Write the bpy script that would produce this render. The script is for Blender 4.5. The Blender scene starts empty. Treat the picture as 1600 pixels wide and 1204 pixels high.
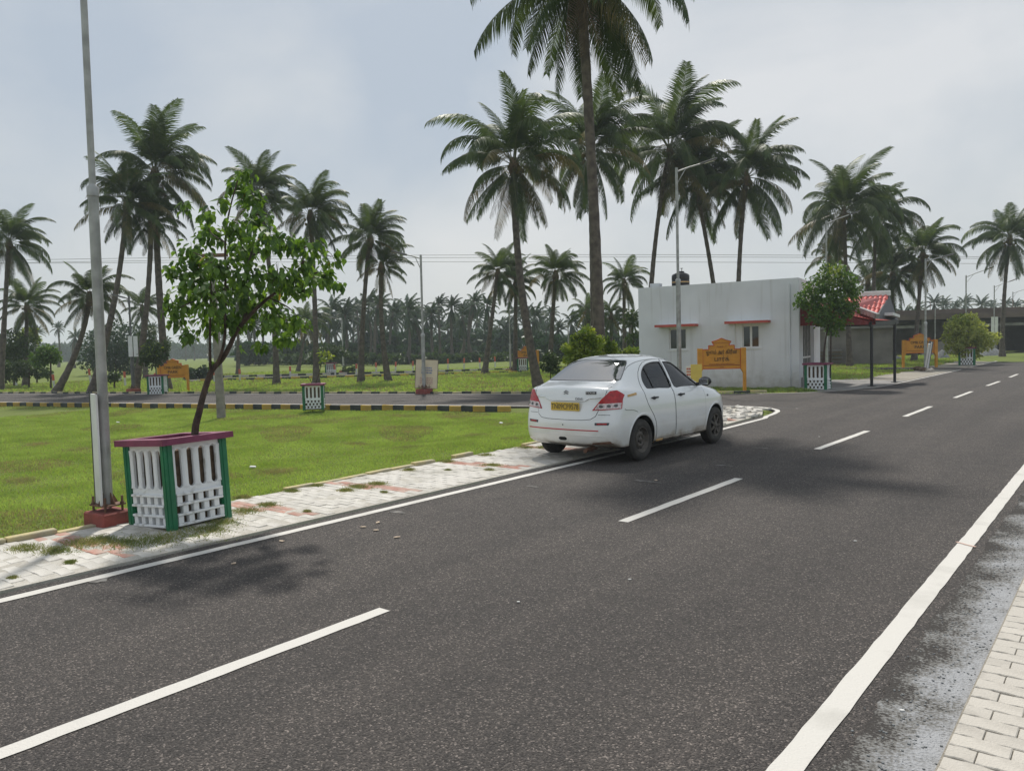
import bpy, bmesh, math, random
import numpy as np
from mathutils import Vector, Matrix
from mathutils.geometry import delaunay_2d_cdt
from mathutils.bvhtree import BVHTree
from math import sin, cos, pi, radians as rad

SC = bpy.context.scene
COL = SC.collection
R0 = random.Random(7)
NR = np.random.RandomState(5)

# ---------------------------------------------------------------- camera
F, H, PITCH, ROLL, YAW = 1203.0, 1.82, 61.6/1203, -0.026, rad(39.1)
CAMM = Matrix.Rotation(YAW, 4, 'Z') @ Matrix.Rotation(pi/2-PITCH, 4, 'X') @ Matrix.Rotation(ROLL, 4, 'Z')
cd = bpy.data.cameras.new('camera'); cam = bpy.data.objects.new('camera', cd); COL.objects.link(cam)
cam.matrix_world = Matrix.Translation((0, 0, H)) @ CAMM
cd.sensor_width = 36; cd.lens = 36*F/1600; cd.clip_end = 5000; cd.clip_start = .05
SC.camera = cam

# ---------------------------------------------------------------- light
SUN_EL, SUN_AZ = rad(55), math.atan2(-.70, .72)   # azimuth clockwise from +Y
SUN_STRENGTH, SKY_STRENGTH = 3.5, .101
w = bpy.data.worlds.new('World'); SC.world = w; w.use_nodes = True
nt = w.node_tree; N = nt.nodes; L = nt.links
bg = N['Background']
sky = N.new('ShaderNodeTexSky'); sky.sky_type = 'NISHITA'; sky.sun_disc = False
sky.sun_elevation = SUN_EL; sky.sun_rotation = SUN_AZ
sky.air_density = 1.2; sky.dust_density = 3.0
tc = N.new('ShaderNodeTexCoord')
mp = N.new('ShaderNodeMapping'); mp.inputs['Scale'].default_value = (1, 1, 1.9)
mp.inputs['Location'].default_value = (.35, .1, .2)
L.new(tc.outputs['Generated'], mp.inputs['Vector'])
n1 = N.new('ShaderNodeTexNoise'); n1.inputs['Scale'].default_value = 2.3; n1.inputs['Detail'].default_value = 6; n1.inputs['Roughness'].default_value = .52
n1.inputs['Distortion'].default_value = .25
L.new(mp.outputs['Vector'], n1.inputs['Vector'])
n2 = N.new('ShaderNodeTexNoise'); n2.inputs['Scale'].default_value = 1.1; n2.inputs['Detail'].default_value = 3
L.new(mp.outputs['Vector'], n2.inputs['Vector'])
r1 = N.new('ShaderNodeValToRGB')
e = r1.color_ramp.elements
e[0].position = .42; e[0].color = (4.3, 4.95, 5.75, 1)
e[1].position = .63; e[1].color = (6.9, 7.05, 7.2, 1)
el = r1.color_ramp.elements.new(.53); el.color = (5.55, 5.95, 6.35, 1)
mixn = N.new('ShaderNodeMath'); mixn.operation = 'MULTIPLY_ADD'; mixn.inputs[1].default_value = .55
m2 = N.new('ShaderNodeMath'); m2.operation = 'MULTIPLY'; m2.inputs[1].default_value = .45
L.new(n2.outputs['Fac'], m2.inputs[0]); L.new(n1.outputs['Fac'], mixn.inputs[0]); L.new(m2.outputs[0], mixn.inputs[2])
L.new(mixn.outputs[0], r1.inputs['Fac'])
# paler, flatter overcast towards the horizon
sep = N.new('ShaderNodeSeparateXYZ'); L.new(tc.outputs['Generated'], sep.inputs[0])
mr = N.new('ShaderNodeMapRange'); mr.inputs['From Min'].default_value = 0; mr.inputs['From Max'].default_value = .20
mr.inputs['To Min'].default_value = .7; mr.inputs['To Max'].default_value = 0
L.new(sep.outputs['Z'], mr.inputs['Value'])
mh = N.new('ShaderNodeMix'); mh.data_type = 'RGBA'; mh.inputs['B'].default_value = (6.1, 6.25, 6.3, 1)
L.new(mr.outputs[0], mh.inputs['Factor']); L.new(r1.outputs[0], mh.inputs['A'])
mc = N.new('ShaderNodeMix'); mc.data_type = 'RGBA'; mc.inputs['Factor'].default_value = .9
L.new(sky.outputs[0], mc.inputs['A']); L.new(mh.outputs['Result'], mc.inputs['B'])
L.new(mc.outputs['Result'], bg.inputs['Color']); bg.inputs['Strength'].default_value = SKY_STRENGTH

sl = bpy.data.lights.new('sun', 'SUN'); sl.energy = SUN_STRENGTH; sl.angle = rad(3); sl.color = (1, .955, .88)
so = bpy.data.objects.new('sun', sl); COL.objects.link(so)
tosun = Vector((sin(SUN_AZ)*cos(SUN_EL), cos(SUN_AZ)*cos(SUN_EL), sin(SUN_EL)))
so.rotation_euler = tosun.to_track_quat('Z', 'Y').to_euler()
so.location = (-30, 30, 40)
SC.view_settings.view_transform = 'Standard'; SC.view_settings.look = 'None'
SC.view_settings.exposure = 0.08; SC.view_settings.gamma = 1; SC.view_settings.use_curve_mapping = False
SC.render.engine = 'CYCLES'
SC.cycles.volume_step_rate = 4; SC.cycles.volume_max_steps = 32; SC.cycles.volume_bounces = 1
SC.cycles.max_bounces = 7; SC.cycles.transparent_max_bounces = 8; SC.cycles.use_denoising = True

# ---------------------------------------------------------------- geometry from measured view angles
def ray(px, py):
    return CAMM.to_3x3() @ Vector(((px-800)/F, -(py-602)/F, -1))
def G(px, py, z=0.0):
    d = ray(px, py); t = (z-H)/d.z
    return Vector((d.x*t, d.y*t, z))
VIEW = Vector((-sin(YAW), cos(YAW), 0))
def D(px, py, dist):            # point on that sight line, dist metres ahead
    d = ray(px, py); t = dist/(d.dot(VIEW)); return Vector((0, 0, H)) + d*t
def depth(p): return Vector((p[0], p[1], 0)).dot(VIEW)
def GZ(px, dist, z=0.0):        # ground point in picture column px at dist
    for _ in range(1):
        y = 602
        for k in range(6):
            p = D(px, y, dist); y += (p.z - z)*F/dist
    return Vector((p.x, p.y, z))

# ---------------------------------------------------------------- materials
def mat(name, col, rough=.7, metal=0, var=.0, vscale=4, col2=None, bump=0, bscale=60, spec=None, detail=4, trans=0, coat=0, obvar=0, ramp=(.35, .65)):
    m = bpy.data.materials.new(name); m.use_nodes = True
    n = m.node_tree.nodes; l = m.node_tree.links; b = n['Principled BSDF']
    b.inputs['Roughness'].default_value = rough; b.inputs['Metallic'].default_value = metal
    if spec is not None: b.inputs['Specular IOR Level'].default_value = spec
    if coat: b.inputs['Coat Weight'].default_value = coat; b.inputs['Coat Roughness'].default_value = .05
    c = (*col, 1)
    b.inputs['Base Color'].default_value = c
    out = None
    if var or col2:
        t = n.new('ShaderNodeTexCoord'); q = n.new('ShaderNodeTexNoise')
        q.inputs['Scale'].default_value = vscale; q.inputs['Detail'].default_value = detail
        l.new(t.outputs['Object'], q.inputs['Vector'])
        rp = n.new('ShaderNodeValToRGB'); l.new(q.outputs['Fac'], rp.inputs['Fac'])
        c2 = col2 or tuple(x*(1-var) for x in col)
        rp.color_ramp.elements[0].position = ramp[0]; rp.color_ramp.elements[1].position = ramp[1]
        rp.color_ramp.elements[0].color = (*c2, 1)
        rp.color_ramp.elements[1].color = c if col2 else (*[min(x*(1+var), .95) for x in col], 1)
        out = rp.outputs[0]
    if obvar:
        oi = n.new('ShaderNodeObjectInfo'); hs = n.new('ShaderNodeHueSaturation')
        ma = n.new('ShaderNodeMapRange'); ma.inputs['To Min'].default_value = 1-obvar; ma.inputs['To Max'].default_value = 1+obvar
        l.new(oi.outputs['Random'], ma.inputs['Value']); l.new(ma.outputs[0], hs.inputs['Value'])
        hs.inputs['Color'].default_value = c
        if out: l.new(out, hs.inputs['Color'])
        out = hs.outputs[0]
    if out: l.new(out, b.inputs['Base Color'])
    if bump:
        t = n.new('ShaderNodeTexCoord'); q = n.new('ShaderNodeTexNoise'); q.inputs['Scale'].default_value = bscale; q.inputs['Detail'].default_value = 5
        l.new(t.outputs['Object'], q.inputs['Vector'])
        bp = n.new('ShaderNodeBump'); bp.inputs['Strength'].default_value = min(bump, 1); bp.inputs['Distance'].default_value = .02
        l.new(q.outputs['Fac'], bp.inputs['Height']); l.new(bp.outputs[0], b.inputs['Normal'])
    if trans:
        tr = n.new('ShaderNodeBsdfTranslucent'); mx = n.new('ShaderNodeMixShader'); mx.inputs[0].default_value = trans
        o = n['Material Output']
        if out:
            hs = n.new('ShaderNodeHueSaturation'); hs.inputs['Value'].default_value = 1.5; hs.inputs['Saturation'].default_value = 1.15; hs.inputs['Hue'].default_value = .485
            l.new(out, hs.inputs['Color']); l.new(hs.outputs[0], tr.inputs['Color'])
        else: tr.inputs['Color'].default_value = (*[min(1, x*1.5) for x in col], 1)
        l.new(b.outputs[0], mx.inputs[1]); l.new(tr.outputs[0], mx.inputs[2]); l.new(mx.outputs[0], o.inputs['Surface'])
    return m

M = {}
M['leaf'] = mat('leaf green', (.12, .215, .035), .55, col2=(.045, .10, .022), vscale=9, trans=.33, ramp=(.4, .62))
M['leaf_dark'] = mat('leaf dark green', (.030, .070, .020), .5, col2=(.013, .034, .012), vscale=5, trans=.2)
M['leaf_bright'] = mat('leaf yellow green', (.26, .32, .06), .5, col2=(.10, .17, .03), vscale=4, trans=.35)
M['leaf_pale'] = mat('leaf pale yellow green', (.42, .45, .13), .55, col2=(.20, .26, .07), vscale=4, trans=.4)
M['leaf_fresh'] = mat('leaf fresh green', (.17, .29, .055), .5, col2=(.09, .18, .035), vscale=7, trans=.38)
M['leaf_yellow'] = mat('leaf turning yellow', (.35, .24, .03), .5, trans=.3)
M['shrub'] = mat('shrub leaf', (.07, .11, .03), .55, col2=(.03, .06, .02), vscale=2, trans=.25)
M['palm'] = mat('palm leaflet', (.080, .118, .030), .5, col2=(.038, .066, .022), vscale=1.2, trans=.25, obvar=.28, spec=.3)
M['palm_old'] = mat('palm leaflet yellowing', (.17, .14, .045), .5, col2=(.07, .075, .03), vscale=1.5, trans=.3, obvar=.25)
M['palm_dry'] = mat('dead frond', (.16, .11, .065), .8, col2=(.08, .055, .035), vscale=3, obvar=.3)
M['rachis'] = mat('frond rib', (.10, .11, .035), .7, obvar=.2)
M['palm_far'] = mat('far palm leaflet', (.05, .085, .03), .5, col2=(.022, .042, .018), vscale=.8, trans=.15, obvar=.3)
M['bark'] = mat('palm bark', (.15, .125, .105), .9, col2=(.075, .062, .055), vscale=6, bump=.8, bscale=18)
M['twig'] = mat('tree bark', (.09, .06, .045), .85, col2=(.04, .028, .022), vscale=14, bump=.6, bscale=50)
M['wood_post'] = mat('weathered wood', (.22, .18, .14), .9, var=.25, vscale=8)
M['white'] = mat('white paint', (.78, .78, .77), .6, col2=(.66, .66, .64), vscale=3, bump=.1, bscale=30)
M['white_grille'] = mat('white limewash', (.78, .79, .79), .75, col2=(.42, .41, .36), vscale=7, bump=.35, bscale=50, ramp=(.30, .45), detail=8)
M['green_paint'] = mat('green enamel', (.012, .145, .062), .45, var=.15, vscale=6, bump=.15, bscale=40)
M['maroon'] = mat('maroon enamel', (.20, .035, .085), .5, var=.15, vscale=7, bump=.15, bscale=40)
M['red_plinth'] = mat('faded red concrete', (.30, .075, .06), .85, col2=(.20, .06, .05), vscale=7, bump=.5, bscale=30)
M['soil'] = mat('soil', (.12, .08, .05), .95, var=.3, vscale=12, bump=1, bscale=30)
M['galv'] = mat('galvanised steel', (.46, .46, .45), .5, metal=.35, col2=(.30, .30, .29), vscale=5, bump=.08, bscale=20)
M['galv_dark'] = mat('weathered steel', (.13, .13, .13), .6, metal=.3, var=.2, vscale=6)
M['rust'] = mat('rusty steel', (.16, .085, .055), .8, var=.3, vscale=20)
M['black'] = mat('black plastic', (.016, .016, .018), .4)
M['black_paint'] = mat('black paint', (.022, .022, .024), .5, var=.2)
M['rubber'] = mat('dusty tyre rubber', (.055, .050, .043), .85, col2=(.028, .026, .024), vscale=8, bump=.2, bscale=80)
M['steel_wheel'] = mat('dirty steel wheel', (.12, .105, .088), .6, metal=.2, col2=(.07, .062, .052), vscale=12)
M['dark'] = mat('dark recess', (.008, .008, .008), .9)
M['glass'] = mat('tinted car glass', (.010, .013, .014), .03, spec=.9)
M['glass_rear'] = mat('reflective rear glass', (.05, .058, .065), .04); M['glass_rear'].node_tree.nodes['Principled BSDF'].inputs['IOR'].default_value = 4.2
def clear_glass():
    m = bpy.data.materials.new('side window glass'); m.use_nodes = True; n = m.node_tree.nodes; l = m.node_tree.links; n.remove(n['Principled BSDF'])
    t = n.new('ShaderNodeBsdfTransparent'); t.inputs[0].default_value = (.50, .54, .53, 1); g = n.new('ShaderNodeBsdfGlossy'); g.inputs['Roughness'].default_value = .02
    f = n.new('ShaderNodeFresnel'); f.inputs['IOR'].default_value = 1.65; x = n.new('ShaderNodeMixShader'); l.new(f.outputs[0], x.inputs[0]); l.new(t.outputs[0], x.inputs[1]); l.new(g.outputs[0], x.inputs[2]); l.new(x.outputs[0], n['Material Output'].inputs['Surface']); return m
M['side_glass'] = clear_glass()
M['seat'] = mat('grey seat fabric', (.10, .095, .085), .9)
M['pane'] = mat('window glass', (.03, .038, .04), .06, spec=.7)
M['chrome'] = mat('chrome', (.75, .76, .78), .12, metal=1)
M['silver'] = mat('silver plastic', (.28, .29, .31), .35)
M['badge'] = mat('badge black', (.03, .03, .04), .3)
M['red_lens'] = mat('red lens', (.42, .008, .014), .2, spec=.5, coat=.3, var=.25, vscale=22)
M['clear_lens'] = mat('clear lens', (.62, .52, .52), .15, coat=.6, var=.3, vscale=30)
M['red_tape'] = mat('red tape', (.55, .04, .05), .5)
M['plate'] = mat('yellow number plate', (.62, .42, .06), .5, var=.06)
M['tape_orange'] = mat('peeling orange tape', (.62, .38, .15), .6, var=.1, vscale=20)
M['sign_orange'] = mat('orange sign paint', (.62, .27, .022), .55, var=.1, vscale=3)
M['sign_red'] = mat('sign red edge', (.52, .10, .03), .55)
M['sign_text'] = mat('sign lettering', (.02, .016, .012), .6)
M['sign_brown'] = mat('sign small lettering', (.30, .08, .015), .6)
M['yellow_board'] = mat('yellow board', (.80, .60, .12), .6, var=.05)
def wall_mat():
    m = mat('white rendered wall', (.78, .79, .81), .8, col2=(.70, .71, .73), vscale=.9, bump=.2, bscale=9)
    n = m.node_tree.nodes; l = m.node_tree.links; b = n['Principled BSDF']; src = b.inputs['Base Color'].links[0].from_socket
    t = n.new('ShaderNodeTexCoord'); sp = n.new('ShaderNodeSeparateXYZ'); l.new(t.outputs['Object'], sp.inputs[0])
    mp = n.new('ShaderNodeMapping'); mp.inputs['Scale'].default_value = (3.5, 3.5, .22); l.new(t.outputs['Object'], mp.inputs['Vector'])
    q = n.new('ShaderNodeTexNoise'); q.inputs['Scale'].default_value = 1.6; q.inputs['Detail'].default_value = 6; l.new(mp.outputs[0], q.inputs['Vector'])
    # rain streaks, and mud splashed up from the ground
    r1 = n.new('ShaderNodeMapRange'); r1.inputs['From Min'].default_value = .56; r1.inputs['From Max'].default_value = .78; r1.inputs['To Max'].default_value = .35; l.new(q.outputs['Fac'], r1.inputs['Value'])
    q2 = n.new('ShaderNodeTexNoise'); q2.inputs['Scale'].default_value = 4; q2.inputs['Detail'].default_value = 6; l.new(t.outputs['Object'], q2.inputs['Vector'])
    a = n.new('ShaderNodeMath'); a.operation = 'MULTIPLY_ADD'; a.inputs[1].default_value = -1.1; l.new(q2.outputs['Fac'], a.inputs[0]); l.new(sp.outputs['Z'], a.inputs[2])
    r2 = n.new('ShaderNodeMapRange'); r2.inputs['From Min'].default_value = -.5; r2.inputs['From Max'].default_value = .1; r2.inputs['To Min'].default_value = .55; r2.inputs['To Max'].default_value = 0; l.new(a.outputs[0], r2.inputs['Value'])
    mx = n.new('ShaderNodeMath'); mx.operation = 'MAXIMUM'; l.new(r1.outputs[0], mx.inputs[0]); l.new(r2.outputs[0], mx.inputs[1])
    c = n.new('ShaderNodeMix'); c.data_type = 'RGBA'; c.inputs['B'].default_value = (.36, .34, .29, 1); l.new(mx.outputs[0], c.inputs['Factor']); l.new(src, c.inputs['A']); l.new(c.outputs['Result'], b.inputs['Base Color'])
    return m
M['wall'] = wall_mat()
M['shade_red'] = mat('red painted slab edge', (.50, .095, .075), .7, var=.12)
M['red_sheet'] = mat('dark red sheet', (.22, .03, .03), .6, var=.15)
M['red_tile'] = mat('red roof tile sheet', (.58, .085, .065), .5, var=.15, vscale=3)
M['cream'] = mat('cream board', (.80, .69, .50), .7, var=.05)
M['blue_print'] = mat('blue print', (.30, .33, .46), .7)
M['pink_print'] = mat('pink print', (.62, .42, .34), .7)
M['conc'] = mat('grey concrete', (.30, .29, .275), .9, col2=(.18, .175, .165), vscale=1.2, bump=.4, bscale=10)
M['conc_block'] = mat('concrete block wall', (.30, .275, .25), .9, col2=(.19, .175, .16), vscale=.8)
M['conc_pole'] = mat('concrete pole', (.24, .22, .195), .9, var=.2, vscale=5)
M['roof_slab'] = mat('brown roof slab', (.15, .115, .10), .9, var=.25, vscale=.7)
M['blue_sheet'] = mat('blue tin sheet', (.14, .22, .28), .6, var=.2)
M['gravel'] = mat('grey gravel', (.22, .23, .23), .95, col2=(.13, .135, .14), vscale=8, bump=1, bscale=14)
M['kerb_yellow'] = mat('kerb yellow', (.52, .33, .045), .8, col2=(.34, .23, .06), vscale=4, bump=.4, bscale=30, obvar=.12)
M['kerb_pale'] = mat('kerb faded yellow', (.55, .45, .20), .85, col2=(.36, .33, .24), vscale=3, bump=.4, bscale=30)
M['kerb_black'] = mat('kerb black', (.028, .034, .036), .8, col2=(.06, .065, .06), vscale=5, bump=.4, bscale=30)
M['kerb_white'] = mat('kerb white', (.55, .53, .46), .85, var=.15)
M['post_white'] = mat('fence post white', (.60, .60, .57), .8, var=.12)
M['post_red'] = mat('fence post red', (.50, .12, .08), .8, var=.12)
M['wire'] = mat('cable', (.30, .30, .31), .6)
M['litter'] = mat('litter white', (.70, .69, .66), .8)
M['dry_leaf'] = mat('dry leaf', (.48, .38, .28), .85, var=.2, vscale=30)
M['stone'] = mat('whitewashed stone', (.52, .48, .42), .9, col2=(.36, .32, .27), vscale=5, bump=.5, bscale=25, obvar=.15)

# asphalt
def asphalt(name, base=(.088, .077, .070), dark=(.050, .045, .0425)):
    m = bpy.data.materials.new(name); m.use_nodes = True
    n = m.node_tree.nodes; l = m.node_tree.links; b = n['Principled BSDF']
    b.inputs['Roughness'].default_value = .82; b.inputs['Specular IOR Level'].default_value = .35
    t = n.new('ShaderNodeTexCoord')
    def noise(s, d=4, r=.5):
        q = n.new('ShaderNodeTexNoise'); q.inputs['Scale'].default_value = s; q.inputs['Detail'].default_value = d; q.inputs['Roughness'].default_value = r
        l.new(t.outputs['Object'], q.inputs['Vector']); return q
    big = noise(.35, 5); mid = noise(3.5, 5, .6); fine = noise(95, 2, .7)
    v = n.new('ShaderNodeTexVoronoi'); v.inputs['Scale'].default_value = 110; l.new(t.outputs['Object'], v.inputs['Vector'])
    mpp = n.new('ShaderNodeMapping'); mpp.inputs['Scale'].default_value = (1.5, .07, 1); l.new(t.outputs['Object'], mpp.inputs['Vector'])
    stn = n.new('ShaderNodeTexNoise'); stn.inputs['Scale'].default_value = 1.0; stn.inputs['Detail'].default_value = 4; l.new(mpp.outputs[0], stn.inputs['Vector'])
    rp = n.new('ShaderNodeValToRGB'); rp.color_ramp.elements[0].position = .36; rp.color_ramp.elements[1].position = .64
    rp.color_ramp.elements[0].color = (*dark, 1); rp.color_ramp.elements[1].color = (*base, 1)
    mm = n.new('ShaderNodeMix'); mm.data_type = 'FLOAT'; mm.inputs[0].default_value = .45
    l.new(big.outputs['Fac'], mm.inputs[2]); l.new(mid.outputs['Fac'], mm.inputs[3]); m3 = n.new('ShaderNodeMix'); m3.data_type = 'FLOAT'; m3.inputs[0].default_value = .45; l.new(mm.outputs[0], m3.inputs[2]); l.new(stn.outputs['Fac'], m3.inputs[3]); l.new(m3.outputs[0], rp.inputs['Fac'])
    # single stones: per-cell brightness
    sp = n.new('ShaderNodeSeparateColor'); l.new(v.outputs['Color'], sp.inputs[0])
    r2 = n.new('ShaderNodeValToRGB'); e = r2.color_ramp.elements
    e[0].position = 0; e[0].color = (.5, .5, .5, 1); e[1].position = 1; e[1].color = (3.4, 3.3, 3.2, 1)
    x = e.new(.55); x.color = (.85, .85, .85, 1); x = e.new(.90); x.color = (1.45, 1.42, 1.38, 1)
    l.new(sp.outputs[0], r2.inputs['Fac'])
    mu = n.new('ShaderNodeMix'); mu.data_type = 'RGBA'; mu.blend_type = 'MULTIPLY'; mu.inputs['Factor'].default_value = 1
    l.new(rp.outputs[0], mu.inputs['A']); l.new(r2.outputs[0], mu.inputs['B'])
    l.new(mu.outputs['Result'], b.inputs['Base Color'])
    bp = n.new('ShaderNodeBump'); bp.inputs['Strength'].default_value = .9; bp.inputs['Distance'].default_value = .008
    ad = n.new('ShaderNodeMath'); ad.operation = 'MULTIPLY_ADD'; ad.inputs[1].default_value = -1.2
    l.new(v.outputs['Distance'], ad.inputs[0]); l.new(fine.outputs['Fac'], ad.inputs[2])
    l.new(ad.outputs[0], bp.inputs['Height']); l.new(bp.outputs[0], b.inputs['Normal'])
    return m
M['asphalt'] = asphalt('asphalt')
M['asphalt_side'] = asphalt('side asphalt', (.095, .085, .080), (.070, .064, .062))
# layered ground
def ground_mat(name, cols, scales=(.25, 2.5, 30), bump=.6, dist=.03):
    m = bpy.data.materials.new(name); m.use_nodes = True
    n = m.node_tree.nodes; l = m.node_tree.links; b = n['Principled BSDF']; b.inputs['Roughness'].default_value = .95
    b.inputs['Specular IOR Level'].default_value = .1
    t = n.new('ShaderNodeTexCoord'); prev = None; c = []
    for i, s in enumerate(scales):
        q = n.new('ShaderNodeTexNoise'); q.inputs['Scale'].default_value = s; q.inputs['Detail'].default_value = 5; q.inputs['Roughness'].default_value = .6
        l.new(t.outputs['Object'], q.inputs['Vector'])
        rp = n.new('ShaderNodeValToRGB'); rp.color_ramp.elements[0].position = .38; rp.color_ramp.elements[1].position = .62
        rp.color_ramp.elements[0].color = (*cols[2*i], 1); rp.color_ramp.elements[1].color = (*cols[2*i+1], 1)
        l.new(q.outputs['Fac'], rp.inputs['Fac'])
        if prev is None: prev = rp.outputs[0]
        else:
            mx = n.new('ShaderNodeMix'); mx.data_type = 'RGBA'; mx.inputs['Factor'].default_value = .45
            l.new(prev, mx.inputs['A']); l.new(rp.outputs[0], mx.inputs['B']); prev = mx.outputs['Result']
        last = q
    l.new(prev, b.inputs['Base Color'])
    bp = n.new('ShaderNodeBump'); bp.inputs['Strength'].default_value = bump; bp.inputs['Distance'].default_value = dist
    l.new(last.outputs['Fac'], bp.inputs['Height']); l.new(bp.outputs[0], b.inputs['Normal'])
    return m
M['turf'] = ground_mat('field turf', [(.13, .14, .05), (.14, .18, .04), (.13, .18, .035), (.20, .20, .07), (.09, .13, .03), (.18, .23, .06)])
M['blade'] = mat('grass blade', (.34, .46, .12), .6, col2=(.23, .33, .075), vscale=.9, trans=.35, detail=6)
M['blade_dry'] = mat('dry grass', (.34, .30, .13), .7, col2=(.20, .22, .08), vscale=2.5, trans=.3)
M['weed'] = mat('weed leaf', (.20, .25, .07), .6, col2=(.11, .16, .04), vscale=5, trans=.3)
M['sand'] = ground_mat('dusty shoulder', [(.30, .27, .22), (.42, .38, .31), (.24, .22, .18), (.46, .42, .36), (.20, .18, .15), (.44, .41, .36)], (.6, 6, 60), .7)
M['limesand'] = ground_mat('limewash dust', [(.42, .39, .34), (.58, .55, .49), (.36, .33, .28), (.60, .57, .52), (.34, .31, .26), (.56, .54, .49)], (.9, 7, 60), .6, .012)
def cement_mat():
    m = bpy.data.materials.new('spilt cement over asphalt'); m.use_nodes = True; n = m.node_tree.nodes; l = m.node_tree.links; b = n['Principled BSDF']; b.inputs['Roughness'].default_value = .95; b.inputs['Specular IOR Level'].default_value = .15
    t = n.new('ShaderNodeTexCoord'); sp = n.new('ShaderNodeSeparateXYZ'); l.new(t.outputs['Object'], sp.inputs[0])
    q = n.new('ShaderNodeTexNoise'); q.inputs['Scale'].default_value = 2.2; q.inputs['Detail'].default_value = 9; q.inputs['Roughness'].default_value = .62; l.new(t.outputs['Object'], q.inputs['Vector'])
    v = n.new('ShaderNodeTexNoise'); v.inputs['Scale'].default_value = 70; v.inputs['Detail'].default_value = 3; l.new(t.outputs['Object'], v.inputs['Vector'])
    a = n.new('ShaderNodeMath'); a.operation = 'MULTIPLY_ADD'; a.inputs[1].default_value = 1.5; l.new(sp.outputs['X'], a.inputs[0])
    c = n.new('ShaderNodeMath'); c.operation = 'MULTIPLY_ADD'; c.inputs[1].default_value = 1.7; c.inputs[2].default_value = .50; l.new(q.outputs['Fac'], c.inputs[0]); l.new(c.outputs[0], a.inputs[2])
    d = n.new('ShaderNodeMath'); d.operation = 'MULTIPLY_ADD'; d.inputs[1].default_value = 1.1; l.new(v.outputs['Fac'], d.inputs[0]); l.new(a.outputs[0], d.inputs[2])
    r = n.new('ShaderNodeValToRGB'); e = r.color_ramp.elements; e[0].position = .48; e[0].color = (.062, .057, .053, 1); e[1].position = 1.0; e[1].color = (.36, .365, .375, 1)
    for p_, c_ in ((.56, (.15, .145, .135)), (.68, (.20, .195, .185)), (.76, (.25, .25, .25))): x = e.new(p_); x.color = (*c_, 1)
    l.new(d.outputs[0], r.inputs['Fac']); l.new(r.outputs[0], b.inputs['Base Color'])
    bp = n.new('ShaderNodeBump'); bp.inputs['Strength'].default_value = 1; bp.inputs['Distance'].default_value = .015; l.new(d.outputs[0], bp.inputs['Height']); l.new(bp.outputs[0], b.inputs['Normal'])
    return m
M['cement'] = cement_mat()
M['cement_light'] = ground_mat('spilt cement', [(.20, .20, .20), (.50, .52, .56), (.16, .16, .155), (.58, .60, .66), (.12, .12, .12), (.46, .45, .43)], (3, 11, 80), 1, .02)
M['paver_white'] = mat('limewashed paver', (.60, .57, .52), .85, col2=(.40, .38, .33), vscale=1.6, bump=.5, bscale=45, obvar=.10, ramp=(.3, .55))
M['paver_red'] = mat('red paver', (.42, .17, .12), .85, col2=(.46, .36, .30), vscale=3, bump=.5, bscale=45, obvar=.12)
M['paver_clean'] = mat('cream paver', (.50, .465, .41), .85, col2=(.39, .36, .315), vscale=6, bump=.35, bscale=70, obvar=.06, ramp=(.25, .5))
def line_mat():
    m = mat('road paint', (.60, .575, .53), .75, col2=(.46, .44, .40), vscale=2.2, bump=.35, bscale=90, ramp=(.22, .46))
    return m
M['line'] = line_mat()

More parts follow.
